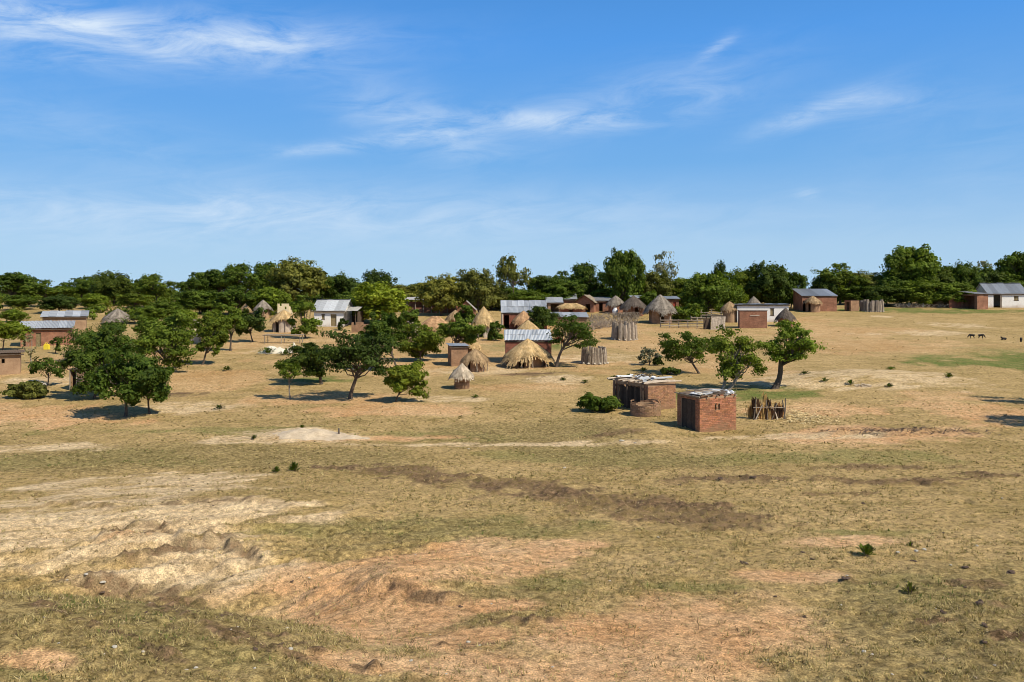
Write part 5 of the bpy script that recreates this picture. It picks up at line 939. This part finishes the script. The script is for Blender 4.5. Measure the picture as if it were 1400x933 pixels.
# big tin roof house
rt, w, h, s = tin_house('brick_house', 'large brick house under a wide patched tin roof in the village centre', 686, 748, 450, 22, 15, 4.0, 'redbrick', 'tin', R(1), 'shed', ((.05, .16, 0, .85, 'hole'), (.45, .55, .3, .75, 'window')), 8, rows=2, over=.1, seed=14)
q = MB(); q.tube([(-w / 2 + .05, -.6, -.4), (-w / 2 + .05, -.6, h - .1)], [.13, .12], 8, 1.6); q.build('porch_post', M['palemud'], rt)
round_hut('thatched_hut', 'small orange brown cone thatch in front of the wide patched tin roof', 716, 452, 18, 13, 32, 14, 'mud', 'orange', 38); round_hut('thatched_hut', 'golden peaked thatch just above the low tin roof with white sheets', 722, 464, 22, 13, 34, 13, 'mud', 'gold', 39)
tin_house('brick_house', 'low brick house roofed with white and grey tin sheets behind the shaggy straw hut', 691, 754, 497, 31, 11, 2.6, 'redbrick', 'tinlight', R(1), 'shed', ((.62, .72, 0, .7, 'hole'),), 7, rows=2, over=.08, seed=21)
rt = round_hut('thatched_hut', 'round hut with a large shaggy straw roof hanging to the ground poles', 722, 503, 44, 17, 66, 22, 'mud', 'gold', 40, posts=10, door=(R(245), R(14)), ragged=.5, post_r=.06)
# tan brick house + thatched brick hut
rt, w, h, s = tin_house('small_house', 'small square tan brick house with a thin slanting roof left of the brick thatch hut', 617, 640, 501, 27, 1.5, 1.6, 'tanbrick', 'tinlight', R(14), 'shed', (), 3, over=.12, seed=23)
round_hut('thatched_hut', 'round brick hut with straw roof on crooked posts right of the small tan brick house', 649, 509, 28, 17, 38, 14, 'tanbrick', 'brown', 41, posts=9, ragged=.5, door=(R(230), R(15)), bricks=False)
round_hut('thatched_hut', 'small pale straw peak behind the round brick hut with crooked posts', 646, 485, 14, 11, 24, 11, 'mud', 'gold', 42)
round_hut('granary', 'small round brick granary with a pale pointed thatch standing nearest in the village', 631, 532.5, 20, 19, 33, 16, 'mud', 'pale', 43, bricks=True, ragged=.3, cat='granary')
# pole pens
def pole_pen(label, u, vb, wpx, hpx, seed, n=26, lean=.0, stones=False):
    pq = at(u, vb); s = pq.y / F; Rr = wpx * s / 2; pq.y += Rr; pq.z = float(base_h(pq.x, pq.y)); root = thing('pole_pen', label, 'pole pen', pq, 0, 'round pens of upright poles'); poles_ring(root, Rr, hpx * s, n, Rr * math.pi / n * .95, seed, tilt=lean)
    q = MB(); n2 = 24; pts = [((Rr + .06) * math.cos(2 * math.pi * i / n2), (Rr + .06) * math.sin(2 * math.pi * i / n2), hpx * s * .7) for i in range(n2 + 1)]; q.tube(pts, [.02] * len(pts), 4, .8, cap=False); q.build('hoop', M['wood'], root)
    if stones:
        for i in range(7): an = R(190 + i * 25); q = MB(); blob(q, (Rr * 1.15 * math.cos(an), Rr * 1.15 * math.sin(an), .05), .11, .1, .08, i, 1.1, 6, 4); q.build('foot_stone', M['stone'], root, True)
pole_pen('round pen of grey poles on white stones right of the umbrella shaped tree', 814, 499, 33, 21, 51, 24, .06, True); pole_pen('tall crooked pole pen beside the brush fence', 856, 466, 31, 22, 52, 15, .05, True); pole_pen('grey pole pen right of the small square brick latrine', 1198, 427, 26, 15, 53, 16, .0, True)
# brick huts in the middle row
ridge_hut('thatched_hut', 'low hut with a drooping golden thatch in front of the red brick gable hut', 764, 799, 432, 12, 5, 2.0, 'redbrick', 'gold', 44)
def gable_hut(label, u0, u1, vb, wall_h, gable_h, D, wm, pal, seed, d=None, rot=0.0, ops=()):
    pq = at((u0 + u1) / 2, vb) if d is None else atd((u0 + u1) / 2, d); s = pq.y / F; w = (u1 - u0) * s; h = wall_h * s; g = gable_h * s; root = thing('gable_hut', label, 'hut', pq, rot, TG); hw = w / 2; q = MB()
    wall(q, (-hw, 0), (hw, 0), -.5, h, .16, [(a * w, b_ * w, -.5, c_ * h) for a, b_, c_ in ops]); wall(q, (hw, .16), (hw, D), -.5, h, .16); wall(q, (hw - .16, D), (-hw, D), -.5, h, .16); wall(q, (-hw, D - .16), (-hw, .16), -.5, h, .16)
    for y in (.003, D - .163): a_ = [(-hw, y, h + .002), (hw, y, h + .002), (0, y, h + g)]; b_ = [(x, y2 + .16, z) for x, y2, z in a_]; q.face(a_); q.face(b_[::-1]); q.face([a_[1], b_[1], b_[2], a_[2]]); q.face([a_[2], b_[2], b_[0], a_[0]])
    q.build('wall', M[wm], root); r = np.random.default_rng(seed); ov = .45; L = math.hypot(hw, g); n = 900; lo, hi = (np.array(c_) for c_ in STRAW[pal]); Vs, Cs = [], []
    for sg in (-1, 1):
        k = r.random(n); y = r.uniform(-.35, D + .3, n); k1 = np.minimum(k + r.uniform(.15, .4, n), 1 + ov / L * r.uniform(.5, 1.2, n)); wd_ = r.uniform(.02, .05, n); lf = .06 + .1 * r.random(n); y2 = y + r.normal(0, .06, n)
        P_ = lambda kk, yy: np.stack([sg * kk * hw, yy, h + g - kk * g + lf], -1); Vs.append(np.stack([P_(k, y - wd_), P_(k, y + wd_), P_(k1, y2 + wd_), P_(k1, y2 - wd_)], 1)); Cs.append(lo + (hi - lo) * r.random(n)[:, None])
        e = 1 + ov / L * .7; Vs.append(np.array([[(0, -.3, h + g + .05), (0, D + .3, h + g + .05), (sg * e * hw, D + .3, h + g - e * g + .05), (sg * e * hw, -.3, h + g - e * g + .05)]])); Cs.append((lo * .8)[None])
    link('thatch_roof', quads_mesh('thatch_roof', np.concatenate(Vs), np.concatenate(Cs), M['thatch']), root); return root
gable_hut('red brick gable hut with pale thatch sloping down at its right', 786, 812, 427, 14, 9, 3.0, 'brick', 'pale', 45, d=117, rot=R(-18), ops=((.55, .8, .8),))
tin_house('brick_house', 'dark little house with a blue grey roof right of the wide patched tin roof', 749, 768, 428, 14, 6, 2.4, 'mud', 'tin', 0, 'shed', ((.2, .8, 0, .85, 'hole'),), 2, d=116, seed=33)
tin_house('brick_house', 'small brick house with a blue grey roof just left of the red brick gable hut', 771, 787, 420, 15, 7, 2.4, 'brick', 'tin', 0, 'shed', (), 2, d=120, seed=34)
tin_house('brick_house', 'brick house partly hidden right of the red brick gable hut', 812, 836, 424, 15, 4, 2.6, 'brick', 'tinold', 0, 'shed', ((.3, .5, 0, .8, 'hole'),), 3, d=118, seed=35)
round_hut('thatched_hut', 'brown thatch hut under the broad dense tree left of the long white house', 1000, 434, 18, 12, 24, 10, 'mud', 'brown', 71, d=102); round_hut('thatched_hut', 'grey thatch peak rising behind the roof of the long white house', 1033, 430, 18, 12, 24, 13, 'mud', 'grey', 72, d=108)
brush('brown brush heap at the left end of the long white house', [(988, 441), (1002, 440)], 90, .9, 65)
tin_house('low_shed', 'low shed with a flat tin roof above the umbrella shaped tree', 750, 802, 446, 12, 5, 2.6, 'mud', 'tin', 0, 'shed', (), 5, seed=31)
round_hut('thatched_hut', 'hut with grey thatch behind the white jar', 843, 428, 20, 13, 26, 11, 'brick', 'grey', 46, d=115); round_hut('thatched_hut', 'round brick hut with blackened thatch left of the peaked pale thatch hut', 868, 433, 27, 15, 36, 14, 'brick', 'dark', 47, door=(R(282), R(12)))
ridge_hut('peaked_hut', 'tan brick hut with a peaked pale thatch at the right of the middle row', 890, 920, 443, 22, 1, 2.4, 'tanbrick', 'grey', 48).children
pq = at(906, 443); s = pq.y / F; 
for o in list(bpy.data.objects):
    if o.parent and o.parent.name.startswith('peaked_hut') and o.name.startswith('thatch_roof'): bpy.data.objects.remove(o)
ph = bpy.data.objects['peaked_hut']; thatch(ph, 21 * s, 20 * s, 20 * s, 'grey', 49, .2, 2600, cy=1.2)
for (u0, u1, d, lab, sd) in ((866, 900, 116, 'brick house with pale tin roof behind the blackened thatch', 41), (903, 928, 114.5, 'brick house with red door behind the peaked pale thatch hut', 42)):
    tin_house('brick_house', lab, u0, u1, 0, 20, 3, 2.6, 'brick', 'tinlight', 0, 'shed', ((.7, .85, 0, .8, 'door'),), 4, d=d, seed=sd, door_mat='red')
round_hut('thatched_hut', 'low brown thatch hut left of the golden cone thatch', 622, 446, 18, 11, 26, 11, 'tanbrick', 'brown', 85)
# white jar
pq = at(841, 431); root = thing('storage_jar', 'large white storage jar in front of the grey thatch hut', 'jar', pq); q = MB(); q.tube([(0, 0, -.05), (0, 0, .2), (0, 0, .55), (0, 0, .8), (0, 0, .95), (0, 0, 1.05)], [.22, .36, .42, .32, .2, .24], 12); q.build('body', M['sheet'], root, True)
brush('brown brush fence left of the tall crooked pole pen', [(806, 452), (835, 447), (868, 445)], 420, 1.1, 61); brush('upper brush fence below the grey thatch hut', [(800, 440), (845, 436), (872, 436)], 300, .9, 62, (.6, 1.2)); brush('dark brush heap in the shade of the trees right of the pole pen', [(1225, 421), (1250, 421), (1295, 421)], 120, .6, 63, (.6, 1.6))
brush('brush left of the mud house ruin among the left trees', [(95, 492), (150, 488)], 140, .7, 64, (.7, 1.6))
# rail fences and tilted screen
def rail_fence(label, u0, v0, u1, v1, n, h, seed):
    a_, b_ = at(u0, v0), at(u1, v1); root = thing('rail_fence', label, 'fence', a_); r = random.Random(seed); dlt = b_ - a_
    for i in range(n + 1): q = MB(); c_ = dlt * (i / n); q.tube([(c_.x, c_.y, c_.z - .3), (c_.x + r.uniform(-.06, .06), c_.y, c_.z + h * r.uniform(.95, 1.5))], [.07, .06], 6, r.uniform(.8, 1.6)); q.build('post', M['wood'], root)
    for j in range(3): q = MB(); z = h * (.28 + .32 * j); q.tube([(0, -.06, z), (dlt.x / 2, dlt.y / 2 - .06, dlt.z / 2 + z + r.uniform(-.06, .06)), (dlt.x, dlt.y - .06, dlt.z + z)], [.06, .055, .05], 6, r.uniform(.7, 1.7)); q.build('rail', M['wood'], root)
rail_fence('log rail fence right of the peaked pale thatch hut', 903, 448, 966, 449, 5, .95, 71); rail_fence('upper rail fence behind the log rail fence', 945, 438, 1000, 438, 4, 1.1, 72)
pq = at(978, 451); s = pq.y / F; root = thing('board_screen', 'tilted grey board screen leaning on a frame at the end of the log rail fence', 'screen', pq); r = random.Random(5)
for i in range(9): q = MB(); x = -.35 + i * .185; q.obox((x, .25, .75), (.085, 0, 0), (0, .015, 0), (.12, .22, .78), r.uniform(.9, 1.5)); q.build('board', M['wood'], root)
for x in (-1.2, -.75, -.45): q = MB(); q.tube([(x, .3, -.3), (x + .35, .7, 1.5)], [.07, .06], 6, .6); q.build('prop', M['darkwood'], root)
q = MB(); q.box(-1.25, -.4, .6, .65, 0, 1.25); q.build('back_board', M['darkwood'], root)
# right white house with brick block
rt, w, h, s = tin_house('white_house', 'long white house with a flat pale roof edge behind a plain brick block', 1009, 1077, 441, 24, 0, 3.0, 'white', 'tinlight', R(-7), 'shed', ((.645, .715, .40, .78, 'window'),), 8, over=.18, seed=51)
pq = at(1030, 449); s = pq.y / F; root = thing('brick_block', 'plain rectangular brick outbuilding standing in front of the long white house', 'outbuilding', pq, R(-7)); w = 36.5 * s; h = 24 * s; q = MB(); wall(q, (-w / 2, 0), (w / 2, 0), -.4, h, .2); wall(q, (w / 2, .2), (w / 2, 1.2), -.4, h, .2); wall(q, (w / 2 - .2, 1.2), (-w / 2, 1.2), -.4, h, .2); wall(q, (-w / 2, 1.0), (-w / 2, .2), -.4, h, .2); q.build('wall', M['brick'], root); q = MB(); q.box(-w / 2 - .06, w / 2 + .06, -.06, 1.26, h + .003, h + .08); q.build('roof_slab', M['tinold'], root)
q = MB(); q.obox((.15, -.02, h * .72), (.55, 0, .03), (0, .018, 0), (0, 0, .05), 1.5); q.build('lintel', M['palemud'], root)
round_hut('granary', 'small round brick granary with dark thatch at the right corner of the long white house', 1077.5, 447, 20, 13, 26, 13, 'brick', 'dark', 55, cat='granary')
# brick house with tin roof and thatched hut before it
rt, w, h, s = tin_house('brick_house', 'brick house with a blue grey tin roof behind a small round thatch hut', 1097, 1144, 426, 21, 9, 3.8, 'brick', 'tin', R(0), 'shed', ((.02, .1, .0, .7, 'hole'),), 6, over=.12, seed=61)
round_hut('thatched_hut', 'small round brick hut with low brown thatch before the blue grey tin roof', 1115, 427.5, 19, 15, 23, 8, 'tanbrick', 'brown', 56, door=(R(215), R(12)))
pq = at(1169, 426); s = pq.y / F; root = thing('brick_latrine', 'small square brick latrine right of the tin roofed brick house', 'latrine', pq, R(15)); w = 13.5 * s; h = 15 * s; q = MB(); wall(q, (-w / 2, 0), (w / 2, 0), -.4, h, .14); wall(q, (w / 2, .14), (w / 2, 1.4), -.4, h, .14); wall(q, (w / 2 - .14, 1.4), (-w / 2, 1.4), -.4, h, .14); wall(q, (-w / 2, 1.26), (-w / 2, .14), -.4, h, .14, [(.25, .95, -.4, h - .25)]); q.build('wall', M['tanbrick'], root); q = MB(); q.box(-w / 2 - .04, w / 2 + .04, -.04, 1.44, h + .003, h + .06); q.build('roof', M['darkwood'], root)
# far right
pq = at(1336, 423.5); s = pq.y / F; root = thing('brick_wing', 'brick outbuilding with a black open left side beside the far right white house', 'outbuilding', pq, R(14)); h = 21 * s; w = 18 * s; D = 3.4; q = MB(); wall(q, (0, 0), (w, 0), -.4, h, .2); wall(q, (w, .2), (w, D), -.4, h, .2); wall(q, (w - .2, D), (0, D), -.4, h, .2); wall(q, (0, D - .2), (0, .2), -.4, h, .2, [(.3, D - .7, -.4, h - .25)]); q.build('wall', M['brick'], root); sheets(root, -.25, w + .15, -.2, h + .05, D + .2, h + .5, M['tinold'], 3, 1, 71)
q = MB(); q.box(-2.1, -.02, D - .25, D - .05, -.4, h - .15); q.build('side_wall', M['redbrick'], root)
rt, w, h, s = tin_house('white_house', 'whitewashed house with weathered tin roof and dark porch at the far right', 1352, 1402, 421, 20, 13, 4.4, 'white', 'tin', R(-4), 'gable', ((.14, .36, 0, .92, 'hole'), (.68, .80, .50, .78, 'window')), 7, over=.22, seed=73)
q = MB(); q.tube([(-w / 2 + .32 * w, -.1, -.3), (-w / 2 + .32 * w, -.1, h)], [.07, .06], 6, 2.0); q.build('porch_post', M['palemud'], rt)
ridge_hut('thatched_hut', 'brown hut half hidden under the trees left of the brick outbuilding', 1283, 1302, 420, 9, 9, 2.4, 'mud', 'brown', 57)

# ------------------------------------------------------------------ goats
def goat(label, u, v, rz, lie=False):
    pg = at(u, v); root = thing('goat', label, 'goat', pg, rz, 'black goats grazing at the right'); root.scale = (.62, .62, .62)
    zb = .22 if lie else .52
    vs = [(0, 0, zb), (.28, 0, zb + .03), (.40, 0, zb + .10), (.52, 0, zb - .05 if not lie else zb + .24), (.62, 0, zb - .26 if not lie else zb + .25), (.72, 0, zb - .36 if not lie else zb + .19), (-.26, 0, zb + .02), (-.38, 0, zb + .06), (-.46, 0, zb + .0)]; rad = [.17, .155, .11, .085, .075, .05, .165, .09, .025]
    ed = [(0, 1), (1, 2), (2, 3), (3, 4), (4, 5), (0, 6), (6, 7), (7, 8)]
    for sx_, par in ((.26, 1), (-.27, 6)):
        for sy in (-.09, .09):
            i = len(vs); 
            if lie: vs += [(sx_ + .08, sy * 1.5, .10), (sx_ + .26, sy * 1.5, .05), (sx_ + .1, sy * 1.5, .03)]
            else: vs += [(sx_ + (.02 if par == 1 else .05), sy, zb - .2), (sx_ + (.0 if par == 1 else -.05), sy, .22), (sx_, sy, -.02)]
            rad += [.06, .036, .03]; ed += [(par, i), (i, i + 1), (i + 1, i + 2)]
    for sy in (-1, 1): i = len(vs); vs.append((vs[4][0] - .06, sy * .13, vs[4][2] + .04)); rad.append(.022); ed.append((4, i))
    me_ = bpy.data.meshes.new('body'); me_.from_pydata(vs, ed, []); o = link('body', me_, root); md = o.modifiers.new('skin', 'SKIN'); me_.skin_vertices.new() if not me_.skin_vertices else None
    for k, sv in enumerate(me_.skin_vertices[0].data): sv.radius = (rad[k], rad[k]); sv.use_root = (k == 0)
    ss = o.modifiers.new('sub', 'SUBSURF'); ss.levels = 1; ss.render_levels = 1; me_.materials.append(M['goat']); md.use_smooth_shade = True
    for sy in (-1, 1): q = MB(); hx, hz = vs[4][0] - .02, vs[4][2] + .06; q.tube([(hx, sy * .04, hz), (hx - .05, sy * .06, hz + .08), (hx - .12, sy * .08, hz + .11)], [.016, .012, .005], 5); q.build('horn', M['darkwood'], root)
goat('leftmost black goat grazing on the pale strip at the right', 1329, 463, 2.9); goat('black goat walking close behind the leftmost goat', 1341, 463, -.2); goat('black goat alone between the pair and the right edge', 1373, 465, 3.3, True); goat('black goat nearest the right edge of the pasture', 1396, 468, .9)

# ------------------------------------------------------------------ small plants, stones, clods in the open field
def weed(label, u, v, wpx, hpx, pal, seed, n=70):
    pw = at(u, v); s = pw.y / F; root = thing('weed', label, 'weed', pw, 0, 'green weeds in the open field'); root.location.z = float(terrain(np.array([pw.x]), np.array([pw.y]))[0]); r = np.random.default_rng(seed); R_, h = wpx * s / 2, hpx * s
    an = r.random(n) * 6.28; el_ = r.uniform(.25, 1.45, n); st = r.uniform(.1, .6, n); L = r.uniform(.35, .6, n); dx = np.stack([np.cos(an) * np.cos(el_) * R_ * 1.3, np.sin(an) * np.cos(el_) * R_ * 1.3, np.sin(el_) * h], -1); c0_ = dx * st[:, None]; c1 = dx * (st + L)[:, None]; w = .16 * min(R_, h) * r.uniform(.5, 1.2, n); sd = np.stack([-np.sin(an), np.cos(an), 0 * an], -1) * w[:, None]; mid = (c0_ + c1) / 2 + np.array((0, 0, .06 * h)); V = np.stack([c0_, mid - sd, c1, mid + sd], 1); lo, hi = (np.array(c_) for c_ in GREENS[pal]); C = lo + (hi - lo) * r.random(n)[:, None]
    link('leaves', quads_mesh('leaves', V, C, M['leaf']), root); q = MB()
    for i in range(5): a_ = r.random() * 6.28; q.tube([(0, 0, -.03), (.5 * R_ * math.cos(a_), .5 * R_ * math.sin(a_), h * .7)], [.012, .006], 4)
    q.build('stems', M['darkwood'], root)
weed('left of two small green weeds in the field below the clay heap', 378, 648, 15, 9, 'mid', 1); weed('right and taller of two small green weeds below the clay heap', 402, 645, 16, 13, 'deep', 2, 110); weed('green star shaped weed in the lower right field', 1185, 760, 28, 17, 'mid', 3, 90); weed('pale green weed with thin stems at the lower right', 1244, 814, 22, 17, 'olive', 4, 46); weed('small green weed on the right part of the pinkish mound', 1297, 517, 14, 8, 'deep', 5); weed('small green weed in the middle of the pinkish mound', 1163, 526, 12, 7, 'deep', 6); weed('small dark weed beside the rubble on the pinkish mound', 1216, 530, 12, 6, 'dark', 7); weed('low weed at the upper edge of the pinkish mound', 1219, 506, 16, 5, 'mid', 8)
weed('small dark weed on the top of the clay heap', 413, 586, 8, 5, 'deep', 9); weed('small dark weed at the left foot of the clay heap', 347, 601, 10, 6, 'deep', 10); weed('tiny green sprig in the middle of the near right grass', 1245, 748, 10, 8, 'mid', 11, 30)
WL = ('low weed at the foot of the large left thicket', 'low weed in the clearing left of the dark crowned trees', 'weed on the slope above the slab hut roof', 'left of three weeds in a row above the green bush', 'middle of three weeds in a row above the green bush', 'weed just right of the thick dark curved trunk', 'weed on the left end of the pinkish mound', 'weed behind the brick outhouse roof', 'wide weed in front of the long sand heap', 'wide weed in front of the short sand heap',
      'low weed below the pale pointed granary', 'low weed right of the thin trunked tree at the left', 'weed on the pale slope below the shaggy straw hut', 'right weed on the pale slope below the shaggy straw hut')
for k, (u, v, w, h) in enumerate(((210, 533, 10, 6), (310, 507, 12, 5), (880, 508, 10, 5), (840, 520, 12, 5), (860, 517, 9, 5), (1100, 512, 12, 4), (1128, 522, 10, 4), (950, 545, 10, 4), (365, 484, 22, 7), (390, 486, 18, 6), (650, 545, 10, 4), (300, 560, 12, 5), (770, 520, 8, 4), (800, 524, 9, 4))):
    weed(WL[k], u, v, w * 1.3, h * 1.3, 'dark' if k % 2 else 'deep', 20 + k, 60)
# post on the clay heap
pq = at(463, 596); q = MB(); q.tube([(0, 0, -.2), (.01, 0, .16), (0, 0, .34)], [.05, .045, .04], 7, .5); o = q.build('post', M['wood'], None); o.location = pq; tagp(o, 'short dark stump post on the right end of the clay heap', 'post')
# pale stones
stones = []
for i in range(4):
    q = MB(); blob(q, (0, 0, 0), 1, .85, .55, 200 + i, 1.0, 8, 5); o = q.build('stone', M['stone'], None, True); stones.append(o.data); bpy.data.objects.remove(o)
spots = [(641, 615, 4), (640, 878, 7), (656, 884, 5), (672, 826, 4), (562, 905, 7), (588, 868, 4), (834, 796, 5), (756, 911, 5), (157, 887, 9), (196, 893, 6), (246, 893, 7), (255, 915, 6), (268, 914, 7), (324, 861, 6), (316, 870, 4), (393, 861, 6), (397, 893, 9), (348, 914, 5), (205, 826, 4), (80, 880, 5), (142, 898, 4), (1181, 893, 8), (1192, 896, 6), (1228, 757, 7), (1253, 756, 7), (1264, 754, 8), (1336, 748, 5), (983, 713, 4), (1370, 682, 4), (772, 640, 5), (1158, 796, 5), (423, 790, 5), (1280, 832, 4), (1220, 924, 5), (900, 735, 4), (568, 758, 3), (530, 700, 3), (1050, 905, 4), (1360, 912, 6), (140, 798, 10), (118, 794, 8), (92, 790, 6), (850, 604, 8), (868, 606, 5), (1150, 830, 4), (1020, 770, 4), (610, 925, 4), (520, 925, 4), (60, 848, 4), (1300, 776, 5)]
rs = random.Random(77)
def place_small(meshes, spots, name, label0, cat, grp, special={}):
    for (u, v, wp) in spots:
        label = special.get((u, v), label0)
        pt_ = at(u, v); o = link(name, meshes[rs.randrange(len(meshes))]); sc = wp * pt_.y / F / 2 * (.8 if name == 'clod' else 1); o.scale = (sc, sc, sc * rs.uniform(.5, .9)); o.location = (pt_.x, pt_.y, float(terrain(np.array([pt_.x]), np.array([pt_.y]))[0]) + sc * .2); o.rotation_euler = (rs.uniform(-.2, .2), rs.uniform(-.2, .2), rs.uniform(0, 6)); tagp(o, label, cat, grp)
place_small(stones, spots, 'stone', 'small whitish stone lying loose on the dry grass', 'stone', 'pale stones scattered over the field', {(640, 878): 'white stone, larger of two touching stones at the bottom centre', (656, 884): 'white stone, smaller of two touching stones at the bottom centre',
    (1228, 757): 'pale stone just right of the green star shaped weed', (1253, 756): 'pale stone, left of a touching pair right of the green star shaped weed', (1264, 754): 'pale stone, right of a touching pair right of the green star shaped weed', (641, 615): 'single white stone in the field left of the slab hut',
    (140, 798): 'pale slab at the near edge of the eroded gully beside the dark hole', (118, 794): 'pale slab in the middle of three along the gully edge', (92, 790): 'leftmost pale slab along the gully edge', (1181, 893): 'larger white stone of a close pair at the lower right', (1192, 896): 'smaller white stone of a close pair at the lower right',
    (562, 905): 'pale stone lying on orange soil at the bottom left of centre', (157, 887): 'leftmost large pale stone on the lower left grass bank', (397, 893): 'largest pale stone on the brown streak of the lower left bank', (834, 796): 'single white stone on the olive strip between two orange patches', (1360, 912): 'white stone in the bottom right corner', (850, 604): 'pale flat stone on the path below the slab hut', (1336, 748): 'white stone farthest right in the middle of the near field'})
vs_ = [(u, v, 4) for u, v in ((1243, 417), (1262, 418), (1283, 415))]
for (u, v, lab) in ((1243, 419, 'left white sack lying at the edge of the tree shade'), (1262, 420, 'middle white sack lying at the edge of the tree shade'), (1283, 417.5, 'right white sack standing at the edge of the tree shade')):
    pt_ = at(u, v); q = MB(); blob(q, (0, 0, .28), .3, .22, .36, u, 1.0, 9, 6); o = q.build('sack', M['sheet'], None, True); o.location = pt_; tagp(o, lab, 'sack', 'sacks under the trees')
clods = []
for i in range(3):
    q = MB(); r = random.Random(i)
    for k in range(5): blob(q, (r.uniform(-.7, .7), r.uniform(-.4, .4), r.uniform(0, .2)), r.uniform(.25, .6), r.uniform(.25, .5), r.uniform(.15, .4), i * 9 + k, 1.0, 6, 4)
    o = q.build('clod', M['clod'], None, False); clods.append(o.data); bpy.data.objects.remove(o)
csp = [(1017, 772, 16), (1098, 758, 10), (1110, 766, 12), (1155, 798, 18), (1250, 768, 14), (1320, 780, 14), (1382, 785, 20), (1340, 828, 22), (1290, 840, 18), (1345, 860, 16), (1320, 806, 10), (330, 776, 8), (318, 790, 6), (400, 797, 8), (258, 656, 5), (262, 672, 8), (243, 688, 6), (292, 692, 6), (672, 748, 4), (795, 755, 5), (750, 768, 5), (768, 767, 4), (618, 780, 5), (630, 832, 10), (876, 828, 8), (1005, 815, 10), (1100, 845, 9), (1060, 820, 8), (1030, 657, 14), (985, 658, 12), (1017, 690, 6), (930, 665, 8), (1345, 880, 12), (140, 802, 12), (345, 602, 8), (1290, 730, 6), (1180, 690, 8), (1215, 700, 8), (300, 848, 14), (240, 840, 12), (160, 815, 10), (350, 890, 14), (420, 912, 16), (385, 880, 10), (200, 838, 10)]
place_small(clods, csp, 'clod', 'dark crumbled clod of earth or dung on the grass', 'clod', 'dark clods scattered over the field', {(1017, 772): 'dark clod alone left of the green star shaped weed', (1155, 798): 'large dark clod left of the pale green weed', (1340, 828): 'largest dark clod at the lower right', (1382, 785): 'dark clod at the right edge of the near field', (140, 802): 'dark clod in the hole at the gully edge', (345, 602): 'dark clod at the left foot of the clay heap',
    (1030, 657): 'right dark clod of a pair below the brick outhouse', (985, 658): 'left dark clod of a pair below the brick outhouse', (1250, 768): 'dark clod just below the pale pair of stones at the right', (630, 832): 'dark clod in the brown hollow on the orange soil', (1320, 780): 'dark clod left of the one at the right edge'})
